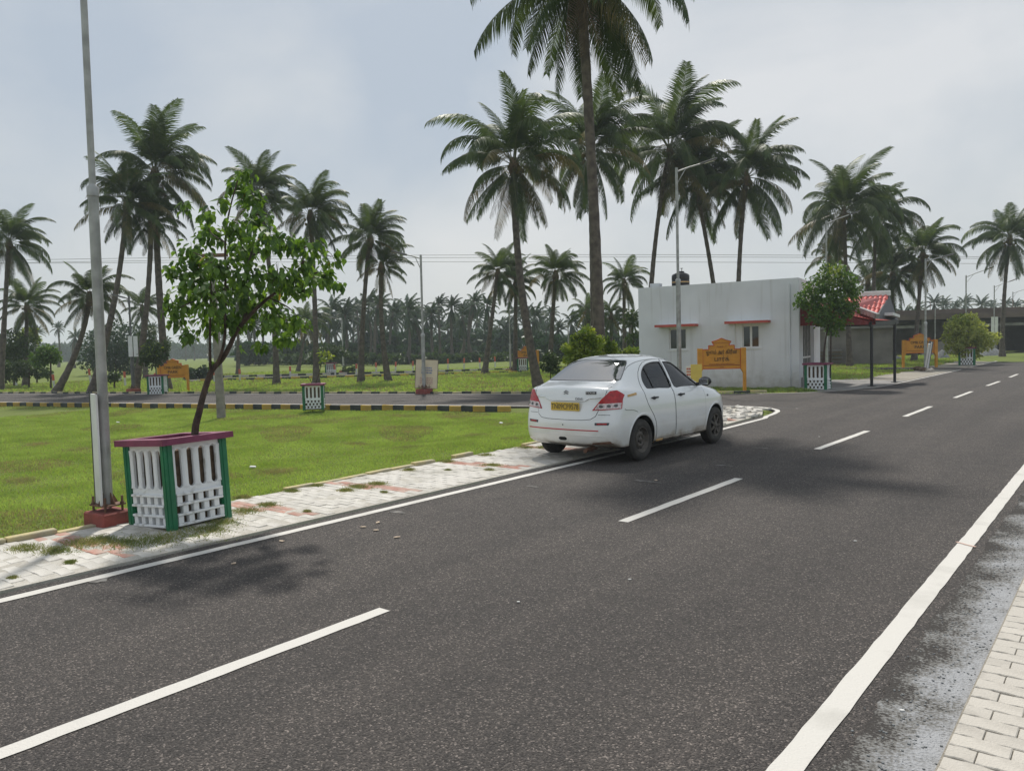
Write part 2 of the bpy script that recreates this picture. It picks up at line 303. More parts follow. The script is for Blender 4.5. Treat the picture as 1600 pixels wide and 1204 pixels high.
# ---------------------------------------------------------------- mesh builders
class MB:
    def __init__(s): s.v = []; s.f = []; s.mi = []; s.cur = 0; s.sm = []; s.smooth = False
    def add(s, vs, fs, M4=None):
        o = len(s.v)
        s.v += [tuple(M4 @ Vector(v)) if M4 else tuple(v) for v in vs]
        s.f += [tuple(i+o for i in f) for f in fs]
        s.mi += [s.cur]*len(fs); s.sm += [s.smooth]*len(fs)
        return s
    def box(s, x0, x1, y0, y1, z0, z1, M4=None, b=0):
        if b:
            bm = bmesh.new(); bmesh.ops.create_cube(bm, size=1)
            bmesh.ops.scale(bm, vec=(x1-x0, y1-y0, z1-z0), verts=bm.verts)
            bmesh.ops.translate(bm, vec=((x0+x1)/2, (y0+y1)/2, (z0+z1)/2), verts=bm.verts)
            bmesh.ops.bevel(bm, geom=bm.edges[:], offset=b, segments=1, affect='EDGES', profile=.7)
            bm.verts.ensure_lookup_table()
            s.add([v.co[:] for v in bm.verts], [[v.index for v in f.verts] for f in bm.faces], M4); bm.free(); return s
        v = [(x, y, z) for z in (z0, z1) for y in (y0, y1) for x in (x0, x1)]
        return s.add(v, [(0, 2, 3, 1), (4, 5, 7, 6), (0, 1, 5, 4), (2, 6, 7, 3), (0, 4, 6, 2), (1, 3, 7, 5)], M4)
    def tube(s, pts, rs, n=8, cap=True, M4=None, sm=True):
        pts = [Vector(p) for p in pts]
        if not hasattr(rs, '__len__'): rs = [rs]*len(pts)
        vs = []; fs = []; ref = None
        for i, p in enumerate(pts):
            t = (pts[min(i+1, len(pts)-1)]-pts[max(i-1, 0)]).normalized()
            if ref is None: ref = Vector((1, 0, 0)) if abs(t.x) < .9 else Vector((0, 1, 0))
            a = (ref - t*ref.dot(t)).normalized(); ref = a; b = t.cross(a)
            for k in range(n):
                an = 2*pi*k/n; vs.append(p + (a*cos(an)+b*sin(an))*rs[i])
        for i in range(len(pts)-1):
            for k in range(n):
                k2 = (k+1) % n; fs.append((i*n+k, i*n+k2, (i+1)*n+k2, (i+1)*n+k))
        o = s.smooth; s.smooth = sm; s.add(vs, fs, M4)
        s.smooth = False
        if cap: s.add(vs[:n], [tuple(range(n))[::-1]], M4); s.add(vs[-n:], [tuple(range(n))], M4)
        s.smooth = o; return s
    def lathe(s, prof, n=24, M4=None, sm=True):      # prof (r,z) about z
        vs = [(r*cos(2*pi*k/n), r*sin(2*pi*k/n), z) for r, z in prof for k in range(n)]
        fs = [(i*n+k, i*n+(k+1) % n, (i+1)*n+(k+1) % n, (i+1)*n+k) for i in range(len(prof)-1) for k in range(n)]
        o = s.smooth; s.smooth = sm; s.add(vs, fs, M4); s.smooth = o; return s
    def prism(s, poly, z0, z1, M4=None):
        n = len(poly)
        vs = [(x, y, z0) for x, y in poly]+[(x, y, z1) for x, y in poly]
        return s.add(vs, [tuple(range(n))[::-1], tuple(range(n, 2*n))]+[(i, (i+1) % n, n+(i+1) % n, n+i) for i in range(n)], M4)
    def mesh(s, name, mats):
        me = bpy.data.meshes.new(name); me.from_pydata(s.v, [], s.f)
        for m in (mats if isinstance(mats, (list, tuple)) else [mats]): me.materials.append(m)
        me.polygons.foreach_set('material_index', s.mi); me.polygons.foreach_set('use_smooth', s.sm)
        me.update(); return me
    def build(s, name, mats, parent=None, **k): return obj(name, s.mesh(name, mats), parent, **k)

def obj(name, me, parent=None, loc=None, rot=None, scale=None, **props):
    o = bpy.data.objects.new(name, me); COL.objects.link(o)
    if parent: o.parent = parent
    if loc is not None: o.location = loc
    if rot is not None: o.rotation_euler = rot
    if scale is not None: o.scale = scale if hasattr(scale, '__len__') else (scale,)*3
    for k, v in props.items(): o[k] = v
    return o
def thing(name, label, cat, loc=(0, 0, 0), rz=0, group=None, rot=None, scale=None):
    o = obj(name, None, None, loc, rot or (0, 0, rz), scale, label=label, category=cat)
    o.empty_display_size = .2
    if group: o['group'] = group
    return o
def tag(o, label, cat, group=None):
    o['label'] = label; o['category'] = cat
    if group: o['group'] = group
    return o
def copy_tree(o, parent=None):
    c = o.copy(); COL.objects.link(c); c.parent = parent
    for ch in [x for x in KIDS.get(o, [])]: copy_tree(ch, c)
    return c
class _K(dict):
    def get(s, o, d=None): return list(o.children)
KIDS = _K()
def relabel(o, label, group=None):
    o['label'] = label
    if group: o['group'] = group
def np_mesh(name, V, Fq, mats, mi=None, smooth=False):
    me = bpy.data.meshes.new(name); V = np.asarray(V, np.float32); Fq = np.asarray(Fq, np.int32); k = Fq.shape[1]
    me.vertices.add(len(V)); me.vertices.foreach_set('co', V.ravel())
    me.loops.add(Fq.size); me.loops.foreach_set('vertex_index', Fq.ravel())
    me.polygons.add(len(Fq)); me.polygons.foreach_set('loop_start', np.arange(0, Fq.size, k, dtype=np.int32))
    try: me.polygons.foreach_set('loop_total', np.full(len(Fq), k, np.int32))
    except Exception: pass
    for m in mats: me.materials.append(m)
    if mi is not None: me.polygons.foreach_set('material_index', np.asarray(mi, np.int32))
    if smooth: me.polygons.foreach_set('use_smooth', np.ones(len(Fq), bool))
    me.update(calc_edges=True); me.validate(); return me
def text_mesh(s, size, matl, depthv=.002, sx=1.0, align='CENTER'):
    cu = bpy.data.curves.new('lettering', 'FONT'); cu.body = s; cu.size = size; cu.align_x = align; cu.align_y = 'CENTER'; cu.extrude = depthv
    cu.space_line = .9
    o = bpy.data.objects.new('lettering', cu); COL.objects.link(o)
    dg = bpy.context.evaluated_depsgraph_get(); dg.update()
    me = bpy.data.meshes.new_from_object(o.evaluated_get(dg)); bpy.data.objects.remove(o)
    me.materials.clear(); me.materials.append(matl)
    if sx != 1: me.transform(Matrix.Diagonal((sx, 1, 1, 1)))
    return me
def catmull(P, n=8, closed=False):
    P = [Vector(p) for p in P]; out = []
    for i in range(len(P)-1):
        a, b, c, d = P[max(i-1, 0)], P[i], P[i+1], P[min(i+2, len(P)-1)]
        for k in range(n):
            t = k/n; out.append(.5*((2*b)+(c-a)*t+(2*a-5*b+4*c-d)*t*t+(3*b-a-3*c+d)*t**3))
    out.append(P[-1]); return out
def leaf_cloud(clumps, n, size, droop=.3, aspect=.55, seed=1, shell=.35):
    """n bent leaf quads (two triangles folded at the midrib are too dear for far things) in spheres (x,y,z,r)."""
    r = np.random.RandomState(seed); C = np.array(clumps, float)
    w_ = C[:, 3]**2.2; idx = r.choice(len(C), n, p=w_/w_.sum())
    d = r.normal(size=(n, 3)); d /= np.linalg.norm(d, axis=1)[:, None]
    rad_ = (shell + (1-shell)*r.rand(n)**.6)*(.85+.3*r.rand(n))
    P = C[idx, :3] + d*(C[idx, 3]*rad_)[:, None]*np.array([1, 1, .85])
    t = d*.5 + r.normal(size=(n, 3))*.6; t[:, 2] -= droop*2; t /= np.linalg.norm(t, axis=1)[:, None]
    b = np.cross(t, r.normal(size=(n, 3))); b /= np.linalg.norm(b, axis=1)[:, None]
    s = size*(.6+.8*r.rand(n))[:, None]
    nn = np.cross(t, b)
    v0 = P; v1 = P+t*s*.42+b*s*aspect*.5+nn*s*.06; v2 = P+t*s; v3 = P+t*s*.42-b*s*aspect*.5+nn*s*.06
    V = np.stack([v0, v1, v2, v3], 1).reshape(-1, 3); Fq = np.arange(4*n).reshape(-1, 4)
    return V, Fq
# ================================================================ terrain
NEAR_A, NEAR_B = .283, 18.11+.283*14.74        # near edge line of the side road: y = B + A x
FAR_A, FAR_B = .285, 22.6+.285*18.25
def near_y(x): return NEAR_B + NEAR_A*x
def far_y(x): return FAR_B + FAR_A*x
def sstep(a, b, x): t = np.clip((x-a)/(b-a), 0, 1); return t*t*(3-2*t)
def terr(x, y):
    x = np.asarray(x, float); y = np.asarray(y, float)
    z = -.045 + .012*np.sin(x*1.3+y*.7) + .012*np.sin(x*.5-y*1.9+1)
    low = sstep(-9.2, -12.5, x)*sstep(.2, 1.6, near_y(x)-y)
    z = z - .11*low
    far = sstep(3, 25, y-far_y(x))
    z = z + far*(.10*np.sin(x*.13+2)*np.sin(y*.11)+.03)
    return z
def tz(x, y): return float(terr(x, y))
def gridaxis(n, lim):
    u = np.linspace(-1, 1, n); return np.sinh(u*5.2)/math.sinh(5.2)*lim
gx = gridaxis(301, 700)-14; gy = gridaxis(301, 700)+16
X, Y = np.meshgrid(gx, gy); Z = terr(X, Y)
V = np.stack([X, Y, Z], -1).reshape(-1, 3)
i = np.arange(300)[:, None]*301+np.arange(300)[None]
Fq = np.stack([i, i+1, i+302, i+301], -1).reshape(-1, 4)
obj('ground', np_mesh('ground', V, Fq, [M['turf']], smooth=True), kind='structure')

def poly_sheet(name, pts, z, m, skirt=.2, dens=None, **k):
    """flat sheet from an outline, with a skirt going down"""
    if sum((pts[i][0]*pts[(i+1) % len(pts)][1]-pts[(i+1) % len(pts)][0]*pts[i][1]) for i in range(len(pts))) < 0: pts = list(reversed(pts))
    n = len(pts); v2, e2, f2, *_ = delaunay_2d_cdt([Vector((p[0], p[1])) for p in pts], [(i, (i+1) % n) for i in range(n)], [], 1, 1e-5)
    bm = bmesh.new(); tv = [bm.verts.new((p.x, p.y, z)) for p in v2]
    for f in f2:
        a_, b_, c_ = [v2[i] for i in f]
        if (b_-a_).cross(c_-a_) < 0: f = f[::-1]
        try: bm.faces.new([tv[i] for i in f])
        except ValueError: pass
    if skirt:
        vs = [bm.verts.new((p[0], p[1], z)) for p in pts]; lo = [bm.verts.new((p[0], p[1], z-skirt)) for p in pts]
        for i in range(n): bm.faces.new((vs[(i+1) % n], vs[i], lo[i], lo[(i+1) % n]))
    me = bpy.data.meshes.new(name); bm.to_mesh(me); bm.free(); me.materials.append(m)
    return obj(name, me, kind='structure', **k)
def wob(p0, p1, step, amp, seed):
    r = random.Random(seed); p0 = Vector(p0); p1 = Vector(p1); n = max(2, int((p1-p0).length/step)); d = (p1-p0).normalized(); q = Vector((-d.y, d.x))
    return [tuple(p0.lerp(p1, i/n) + q*(r.uniform(-amp, amp) if 0 < i < n else 0)) for i in range(n)]
corner_near = [(-14.7, 18.05), (-11.8, 18.95), (-9.6, 19.95), (-8.3, 20.2), (-7.35, 19.7), (-6.95, 18.3), (-6.85, 16.2)]
corner_far = [(-13.5, 24.05), (-11.2, 24.85), (-9.4, 25.8), (-8.4, 26.75), (-7.75, 28.4), (-7.25, 31.5), (-7.15, 45.6)]
cn = [tuple(p) for p in catmull([(*p, 0) for p in corner_near], 5)]
cf = [tuple(p) for p in catmull([(*p, 0) for p in corner_far], 5)]
OFF = .85
out = []
out += [(-.60, -14), (-.60, 60), (-.6, 160), (-7.3, 160), (-7.25, 48.2)]
out += [(-9.5, 48.6), (-16, 49.5), (-16, 46.6), (-9.5, 46.2)]                      # small lane mouth
out += [(p[0]-.05, p[1]) for p in reversed(cf)]
out += [(-30, far_y(-30)+.15), (-90, far_y(-90)+.15), (-90, near_y(-90)-.5), (-30, near_y(-30)-.5), (-16, near_y(-16)-.5)]
out += [(p[0], p[1]-.15) for p in cn[:18]] + [(p[0]+.02, p[1]) for p in cn[18:]]
out += wob((-6.84, 16.1), (-6.86, -14), .25, .04, 2)
poly_sheet('road', out, 0, M['asphalt'], .2)

# ---------------------------------------------------------------- painted lines (raised 4 mm)
def ribbon(name, pts, wd, z=.005, m=None, step=.14, jag=.0035, seed=3):
    r = random.Random(seed); P = [Vector((p[0], p[1])) for p in pts]
    Q = []
    for a, b in zip(P[:-1], P[1:]):
        k = max(1, int((b-a).length/step))
        Q += [a.lerp(b, i/k) for i in range(k)]
    Q.append(P[-1]); mb = MB(); vs = []
    for i, p in enumerate(Q):
        d = (Q[min(i+1, len(Q)-1)]-Q[max(0, i-1)]).normalized(); q = Vector((-d.y, d.x))
        s = .002*sin(i*.31+seed)+.004*sin(i*.03*seed)
        a = p+q*(wd/2+r.uniform(-jag, jag)+s*.35); b = p-q*(wd/2+r.uniform(-jag, jag)-s*.35)
        vs += [(a.x, a.y, z), (b.x, b.y, z)]
    mb.add(vs, [(2*i+1, 2*i, 2*i+2, 2*i+3)[::-1] for i in range(len(Q)-1)])
    return mb.build(name, m or M['line'], kind='structure')
ribbon('edge_line', [(-1.13, -4), (-1.13, 90)], .128, seed=4)
ribbon('edge_line', [(-6.64, -4), (-6.63, 9), (-6.58, 13), (-6.6, 15.2)] + [(p[0]+.22, p[1]+.02) if k > 26 else (p[0]+.12, p[1]-.02) for k, p in reversed(list(enumerate(cn))) if k > 19] + [(p[0], p[1]+.14) for k, p in reversed(list(enumerate(cn))) if k <= 19] + [(-40, near_y(-40)), (-75, near_y(-75))], .115, seed=5)
ribbon('edge_line', [(p[0]+.10, p[1]-.08) for p in reversed(cf)] + [(-30, far_y(-30)-.02), (-80, far_y(-80)-.02)], .09, seed=6)
ribbon('edge_line', [(-7.15, 49), (-7.0, 90)], .11, seed=8)
y = .58; k = 0
while y < 90:
    ribbon('centre_dash', [(-4.05, y), (-4.05+.02*((k*7) % 3-1), y+2.95)], .115, seed=10+k); y += 6.14; k += 1
ribbon('paint_smear', [(-1.21, 7.60), (-1.05, 7.50)], .022, z=.010, m=M['pink_print'], step=.03, seed=3)

M['scuff'] = mat('dust scuff', (.20, .19, .175), .95, col2=(.085, .078, .072), vscale=9, ramp=(.45, .62), detail=8)
rs_ = random.Random(21)
for px, py, w_, h_ in [(1235, 638, 1.1, .10), (1010, 752, .5, .06), (1130, 727, .35, .05), (1190, 700, .4, .05), (150, 905, .3, .12), (620, 800, .35, .06), (1060, 640, .8, .12), (830, 760, .3, .05)]:
    p = G(px, py); pts = [(p.x+w_*.5*cos(t)*rs_.uniform(.55, 1), p.y+h_*sin(t)*rs_.uniform(.4, 1)) for t in [k*pi/11 for k in range(22)]]
    poly_sheet('dust_scuff', pts, .0045, M['scuff'], 0)
# dusty shoulder, cement, concrete apron
sh = wob((-.62, -3), (-.62, 30), .5, .0, 3) + [(-.62, 30)] + list(reversed(wob((-.98, -3), (-.98, 30), .06, .012, 9)))
poly_sheet('shoulder', [(x+(.01*sin(y*2.1)+.01*sin(y*5.3+1) if x < -.8 else 0), y) for x, y in sh], .005, M['cement'], .1)
rr = random.Random(12)
mb = MB()
for k in range(1300):        # loose grit and lumps of mortar along the asphalt edge
    y = rr.uniform(2.2, 14); x = rr.gauss(-.80, .09); s = rr.uniform(.002, .006)
    if x > -.64: continue
    mb.box(-s, s, -s*.8, s*.8, 0, s*.9, Matrix.Translation((x, y, .005)) @ Matrix.Rotation(rr.uniform(0, 6), 4, 'Z'))
mb.build('grit', M['gravel'], kind='stuff')
sp = [(-7.25, 28), (-7.2, 32), (-7.15, 45.5)] + wob((-8.6, 45.6), (-10.4, 33), .6, .25, 4) + [(-11.0, 31), (-9.4, 28.4), (-8.6, 26.9), (-8.0, 27.6)]
poly_sheet('sandy_shoulder', sp, -.004, M['sand'], .15)
poly_sheet('sandy_verge', [(-7.28, 48.3), (-7.2, 110), (-9.0, 110)] + wob((-9.6, 80), (-9.4, 48.6), 1.2, .35, 6), -.004, M['sand'], .15)
ap = [(-7.62, 28.6), (-7.3, 31.6), (-7.25, 34.3), (-10.2, 34.6), (-9.66, 28.8), (-8.9, 27.1), (-8.25, 27.3)]
poly_sheet('concrete_apron', ap, .004, M['conc'], .15)

# ---------------------------------------------------------------- left footpath: limewashed pavers
fp = poly_sheet('footpath', [(-6.90, -3), (-6.90, 16.0), (-7.02, 18.2), (-7.5, 19.5), (-8.35, 20.0), (-9.6, 19.75), (-9.4, 17.2), (-8.62, 15.0), (-8.62, -3)], .0085, M['limesand'], .15)
def zz_paver(L_, W_, h, amp, gap=.004, name='paver'):
    """interlocking block: two long sides wavy, edges chamfered"""
    xs = [-.5, -.30, -.14, .14, .30, .5]; wv = [0, .0, 1, 1, 0, 0]
    top = [(x*(L_-gap), W_/2-gap/2+amp*w_) for x, w_ in zip(xs, wv)]
    bot = [(x*(L_-gap), -W_/2+gap/2+amp*w_) for x, w_ in zip(reversed(xs), reversed(wv))]
    P = bot + [] ; P = [(x, y) for x, y in bot[::-1]] + top[::-1]
    n = len(P); c = .92
    vs = [(x, y, -h) for x, y in P]+[(x, y, -.004) for x, y in P]+[(x-(.004 if x > 0 else -.004), y-(.004 if y > 0 else -.004), 0) for x, y in P]
    fs = [(i, (i+1) % n, n+(i+1) % n, n+i) for i in range(n)]+[(n+i, n+(i+1) % n, 2*n+(i+1) % n, 2*n+i) for i in range(n)]+[tuple(range(2*n, 3*n))]
    return vs, fs
pv, pf = zz_paver(.225, .112, .05, .007, .003)
mA = MB().add(pv, pf).mesh('paver', M['paver_white']); mB = MB().add(pv, pf).mesh('paver', M['paver_red']); mC = MB().add(pv, pf).mesh('paver', M['paver_clean'])
def lay(parent, x0, x1, y0, y1, cnt, meshes, isred, zt, seed, tilt, skip, inside, mats, half=False):
    r = random.Random(seed); rest = MB(); k = 0; row = 0; y = y0
    while y < y1:
        x = x0 + (.112 if row % 2 else 0)
        if row % 2 and half:
            rest.cur = 0; rest.add(pv, pf, Matrix.Translation((x0-.057, y, zt)) @ Matrix.Diagonal((.49, 1, 1, 1)))
        while x < x1:
            if inside(x, y) and r.random() > skip:
                red = isred(x, y); z = zt + r.uniform(-.004, .004)
                e = Matrix.Translation((x, y, z)) @ Matrix.Rotation(r.gauss(0, tilt), 4, 'Z') @ Matrix.Rotation(r.gauss(0, tilt), 4, 'X') @ Matrix.Rotation(r.gauss(0, tilt), 4, 'Y')
                if k < cnt:
                    o = obj('paver', meshes[1] if red else meshes[0], parent); o.matrix_local = e; k += 1
                else:
                    rest.cur = 1 if red else 0; rest.add(pv, pf, e)
            x += .226
        y += .1135; row += 1
    rest.build('paver_field', mats, parent, kind='stuff')
reds = [3.15, 5.1, 6.7, 8.85, 10.9, 13.0]
lay(fp, -8.52, -7.0, 1.55, 15.6, 290, (mA, mB), lambda x, y: any(abs(y-q-.12*(x+7.6)) < .14 for q in reds) and not -7.15 < x, .012, 5, .020, .05, lambda x, y: True, [M['paver_white'], M['paver_red']])
# tumbled pavers at the corner of the junction
cor = thing('loose_pavers', 'heap of tumbled white pavers at the rounded kerb corner in front of the car', 'pavers', (-8.0, 17.8, 0))
r = random.Random(77); n = 0
while n < 230:
    x = r.uniform(-9.5, -7.0); y = r.uniform(15.4, 19.9)
    if y > 19.9-.9*max(0, (x+7.9))**1.3 or y > near_y(x)-.1+.6 or (x > -7.25 and y > 18): continue
    o = obj('paver', mB if r.random() < .09 and y < 17.2 else mA, cor); n += 1
    o.location = (x+8.0, y-17.8, .025+r.uniform(0, .04)); o.rotation_euler = (r.gauss(0, .16), r.gauss(0, .16), r.uniform(0, 3)); o.scale = (1, 1.1, 1)
# ---------------------------------------------------------------- right footpath of clean interlocking pavers
fr = poly_sheet('footpath', [(-.62, -3), (2.4, -3), (2.4, 40), (-.62, 40)], .049, M['sand'], .2)
lay(fr, -.50, 2.2, 2.6, 12, 300, (mC, mC), lambda x, y: False, .058, 9, .004, 0, lambda x, y: True, [M['paver_clean']], half=True)

# ---------------------------------------------------------------- kerbs
def kerb_line(name, p0, p1, ln, hw, z0, z1, mats, seed, label=None, cat=None, stuff=False, jit=.01, every=None):
    r = random.Random(seed); p0 = Vector(p0); p1 = Vector(p1); d = (p1-p0); n = int(d.length/ln); d.normalize(); a = math.atan2(d.y, d.x)
    root = obj(name, None, None, (p0.x, p0.y, 0), (0, 0, a), kind='structure')
    ms = []
    for m in mats:
        ms.append(MB().box(0, ln-.006, -hw, hw, z0, z1, b=.008).mesh('kerb_stone', m))
    allm = MB()
    for k in range(n):
        if every and not every(k): continue
        if stuff:
            allm.cur = k % len(mats); allm.box(k*ln, k*ln+ln-.006, -hw, hw, z0, z1)
        else:
            o = obj('kerb_stone', ms[k % len(mats)], root, (k*ln, r.uniform(-jit, jit), r.uniform(-jit, jit)), (r.gauss(0, .01), r.gauss(0, .01), r.gauss(0, .008)))
    if stuff: allm.build('kerb_stones', mats, root, kind='stuff')
    return root
kn = lambda x: near_y(x)-OFF
kerb_line('kerb', (-14.3, kn(-14.3)+.1), (-58, kn(-58)+.1), .40, .06, -.26, .055, [M['kerb_yellow'], M['kerb_black']], 3)
kf = lambda x: far_y(x)+.26
kerb_line('kerb', (-13.3, kf(-13.3)), (-62, kf(-62)), .42, .06, -.2, .085, [M['kerb_pale'], M['kerb_black']], 4)
kerb_line('kerb', (-9.9, 26.1), (-13.2, kf(-13.3)+.1), .55, .06, -.2, .06, [M['kerb_pale'], M['kerb_black']], 5)
kerb_line('kerb', (-8.68, 16), (-8.68, -2), .46, .05, -.2, .045, [M['kerb_pale']], 6, jit=.022, every=lambda k: (k*37 % 11) not in (0, 4, 5, 8))
a = GZ(865, 51); b = GZ(300, 51)
kerb_line('far_kerb', (a.x, a.y), (b.x, b.y), .6, .08, -.3, .16, [M['kerb_yellow'], M['kerb_black']], 7, stuff=True)
a2 = GZ(900, 56.5); b2 = GZ(280, 56.5)
poly_sheet('far_road', [(a.x, a.y), (b.x, b.y), (b2.x, b2.y), (a2.x, a2.y)], .05, M['asphalt_side'], .5)
kerb_line('far_kerb', (a2.x, a2.y), (b2.x, b2.y), .6, .08, -.3, .20, [M['kerb_white'], M['kerb_black']], 8, stuff=True)

# ---------------------------------------------------------------- grass (nobody could count it)
def in_view(x, y, m=.70):
    X = x*cos(YAW)+y*sin(YAW); Yd = -x*sin(YAW)+y*cos(YAW); return (Yd > 2) & (np.abs(X) < Yd*m+1.0), Yd
def blades(name, n, box, cond, hgt, wid, mats, seed, k=1.0, tall=None, mixp=(.9, .1), lean=.5):
    r = np.random.RandomState(seed)
    x = r.uniform(box[0], box[1], n*6); y = r.uniform(box[2], box[3], n*6)
    iv, dd = in_view(x, y); keep = iv & cond(x, y); x = x[keep]; y = y[keep]; dd = dd[keep]
    p = np.minimum(1, (k/dd)**1.25*2.2); s = r.rand(len(x)) < p/p.max(); x = x[s][:n]; y = y[s][:n]; dd = dd[s][:n]; n = len(x)
    # tufting
    t = .5+.5*np.sin(x*2.1+np.sin(y*1.7)*2)*np.sin(y*2.7+np.sin(x*1.3)*2)
    h = hgt*(.45+.8*r.rand(n))*(.6+.8*t)*(1+dd*.012); a = r.rand(n)*2*np.pi; w_ = wid*(.6+.8*r.rand(n))*(1+dd*.05)
    z = terr(x, y); l = lean*h*(.3+r.rand(n)); b = r.rand(n)*2*np.pi
    P = np.stack([x, y, z-.005], -1)
    v0 = P+np.stack([np.cos(a)*w_, np.sin(a)*w_, 0*a], -1); v1 = P-np.stack([np.cos(a)*w_, np.sin(a)*w_, 0*a], -1)
    v2 = P+np.stack([np.cos(b)*l, np.sin(b)*l, h], -1)
    V = np.stack([v0, v1, v2], 1).reshape(-1, 3)
    q = np.sin(x*.9+1.3*np.sin(y*.6))*np.sin(y*1.1+np.sin(x*.45)*1.5)
    dry = (q > .60) & (r.rand(n) < .55) | (r.rand(n) < mixp[1])
    me = np_mesh(name, V, np.arange(3*n).reshape(-1, 3), mats, dry.astype(int))
    return obj(name, me, kind='stuff')
blades('grass', 420000, (-30, -8.6, -1, 20), lambda x, y: (x < -8.62+.12*np.sin(y*3)+.06*np.sin(y*9)) & (y < near_y(x)-OFF-.15), .036, .0055, [M['blade'], M['blade_dry']], 1, k=9)
blades('grass', 110000, (-62, -8, 10, 60), lambda x, y: (y > far_y(x)+.45) & (y < far_y(x)+34) & ~((x > -17) & (x < -8.0) & (y > 27.0) & (y < 36)) & ~((x > -11.2) & (y < 80)), .075, .016, [M['blade'], M['blade_dry']], 2, k=22, mixp=(.8, .2))
blades('grass', 60000, (-18, -7.6, 24.8, 75), lambda x, y: (y > far_y(x)+.42) & ~((x > -16) & (x < -9.55) & (y > 28.4+.1*(x+9.6)) & (y < 34.6)) & (x < np.where(y < 28.5, -9.0, np.where(y < 34.6, -10.3, np.where(y < 46, -9.2, -9.6)))) & ~((y > 46) & (y < 49)), .07, .015, [M['blade'], M['blade_dry']], 3, k=20, mixp=(.8, .2))
# brown, taller tufts in the field
def tufts(name, spots, n, hgt, wid, mats, seed, spread):
    r = np.random.RandomState(seed); S = np.array(spots); idx = r.randint(0, len(S), n)
    x = S[idx, 0]+r.normal(size=n)*S[idx, 2]*spread; y = S[idx, 1]+r.normal(size=n)*S[idx, 2]*spread*.6
    z = terr(x, y) if S.shape[1] < 4 else S[idx, 3]
    dist = np.hypot(x-S[idx, 0], y-S[idx, 1])/(S[idx, 2]*spread+1e-6)
    h = hgt*(.4+.9*r.rand(n))*np.exp(-.35*dist)*S[idx, 2]**.3; a = r.rand(n)*6.28; w_ = wid*(.6+.8*r.rand(n)); b = r.rand(n)*6.28; l = h*(.3+.9*r.rand(n))
    P = np.stack([x, y, z-.004], -1); q = np.stack([np.cos(a)*w_, np.sin(a)*w_, 0*a], -1)
    v2 = P+np.stack([np.cos(b)*l, np.sin(b)*l, h], -1)
    V = np.stack([P+q, P-q, v2], 1).reshape(-1, 3)
    return obj(name, np_mesh(name, V, np.arange(3*n).reshape(-1, 3), mats, (r.rand(n) < .5).astype(int)), kind='stuff')
sp = []
for px, py, s in [(500, 655, .8), (560, 652, .8), (620, 648, .6), (700, 650, .6), (760, 655, .7), (430, 740, .45), (180, 740, .4), (130, 700, .5), (60, 690, .4), (800, 660, .5), (660, 665, .5), (400, 665, .5), (280, 690, .35), (560, 690, .3), (640, 700, .35), (30, 745, .3), (590, 665, .5), (800, 690, .25), (740, 680, .3)]:
    p = G(px, py, -.1); sp.append((p.x, p.y, s))
tufts('dry_tufts', sp, 22000, .085, .006, [M['blade_dry'], M['blade_dry']], 5, .75)
# weeds in the pavers, round the planter and along the kerb
sp = []
for px, py, s in [(200, 850, .30), (250, 845, .30), (300, 835, .35), (350, 818, .25), (385, 800, .22), (130, 850, .25), (90, 862, .2), (420, 790, .15), (40, 858, .2), (560, 762, .20), (590, 757, .16), (540, 767, .12), (770, 728, .18), (765, 735, .08), (160, 845, .2), (330, 828, .25), (480, 800, .05), (600, 770, .05), (850, 700, .2), (700, 735, .05), (110, 880, .06), (20, 905, .05), (495, 760, .12), (455, 768, .12), (640, 735, .12), (700, 722, .15), (760, 712, .15), (820, 700, .18), (380, 778, .12)]:
    p = G(px, py, 0); sp.append((p.x, p.y, s, .004))
tufts('weeds', sp, 26000, .085, .0045, [M['weed'], M['blade_dry']], 6, .62)
sp = [(random.Random(k).uniform(-58, -15), 0, .3) for k in range(60)]
sp = [(x, near_y(x)-OFF-.25+.3*sin(x*7), s) for x, y_, s in sp]
tufts('verge_tufts', sp, 9000, .10, .008, [M['blade'], M['blade_dry']], 8, .8)
sp = [(-9.8-.55*k, 28.25-.05*k, .35) for k in range(10)]+[(-8.8-.5*k, 27.0-.15*k, .3) for k in range(7)]
tufts('wall_grass', sp, 12000, .20, .010, [M['blade'], M['weed']], 9, .6)
# leaves and litter lying on the asphalt
def flat_bits(name, spots, m, label, cat, size):
    for k, (px, py) in enumerate(spots):
        p = G(px, py, .006); r = random.Random(k*3+len(spots)); mb = MB()
        pts = [(size*cos(t)*r.uniform(.5, 1), size*.5*sin(t)*r.uniform(.6, 1)) for t in [j*pi/4 for j in range(8)]]
        mb.prism(pts, 0, .006); o = mb.build(name, m, None, loc=p, rot=(0, 0, r.uniform(0, 3)))
        tag(o, label[k], cat, label_group)
label_group = 'dry leaves lying on the road'
flat_bits('dry_leaf', [(365, 880), (620, 839), (440, 845), (587, 828), (567, 823), (590, 816), (1025, 750)], M['dry_leaf'], ['dry leaf on the asphalt nearest the tree guard', 'dry leaf midway between car and tree guard, right of the trio', 'dry leaf close to the left edge line behind the trio', 'lowest dry leaf of the trio on the asphalt', 'left dry leaf of the trio on the asphalt', 'topmost dry leaf of the trio on the asphalt', 'dry leaf on the asphalt just behind the right rear wheel'], 'leaf', .045)
label_group = 'specks of litter on the road'
flat_bits('litter', [(1336, 845), (984, 905), (1280, 682), (1245, 638), (810, 940), (1410, 1110)], M['litter'], ['white speck on the asphalt left of the right edge line', 'white speck on the asphalt below the second centre dash', 'white speck right of the car near the third dash', 'white speck at the mouth of the side road', 'white speck on open asphalt right of the nearest centre dash', 'white speck beside the right edge line in the foreground'], 'litter', .017)
label_group = 'litter in the grass'
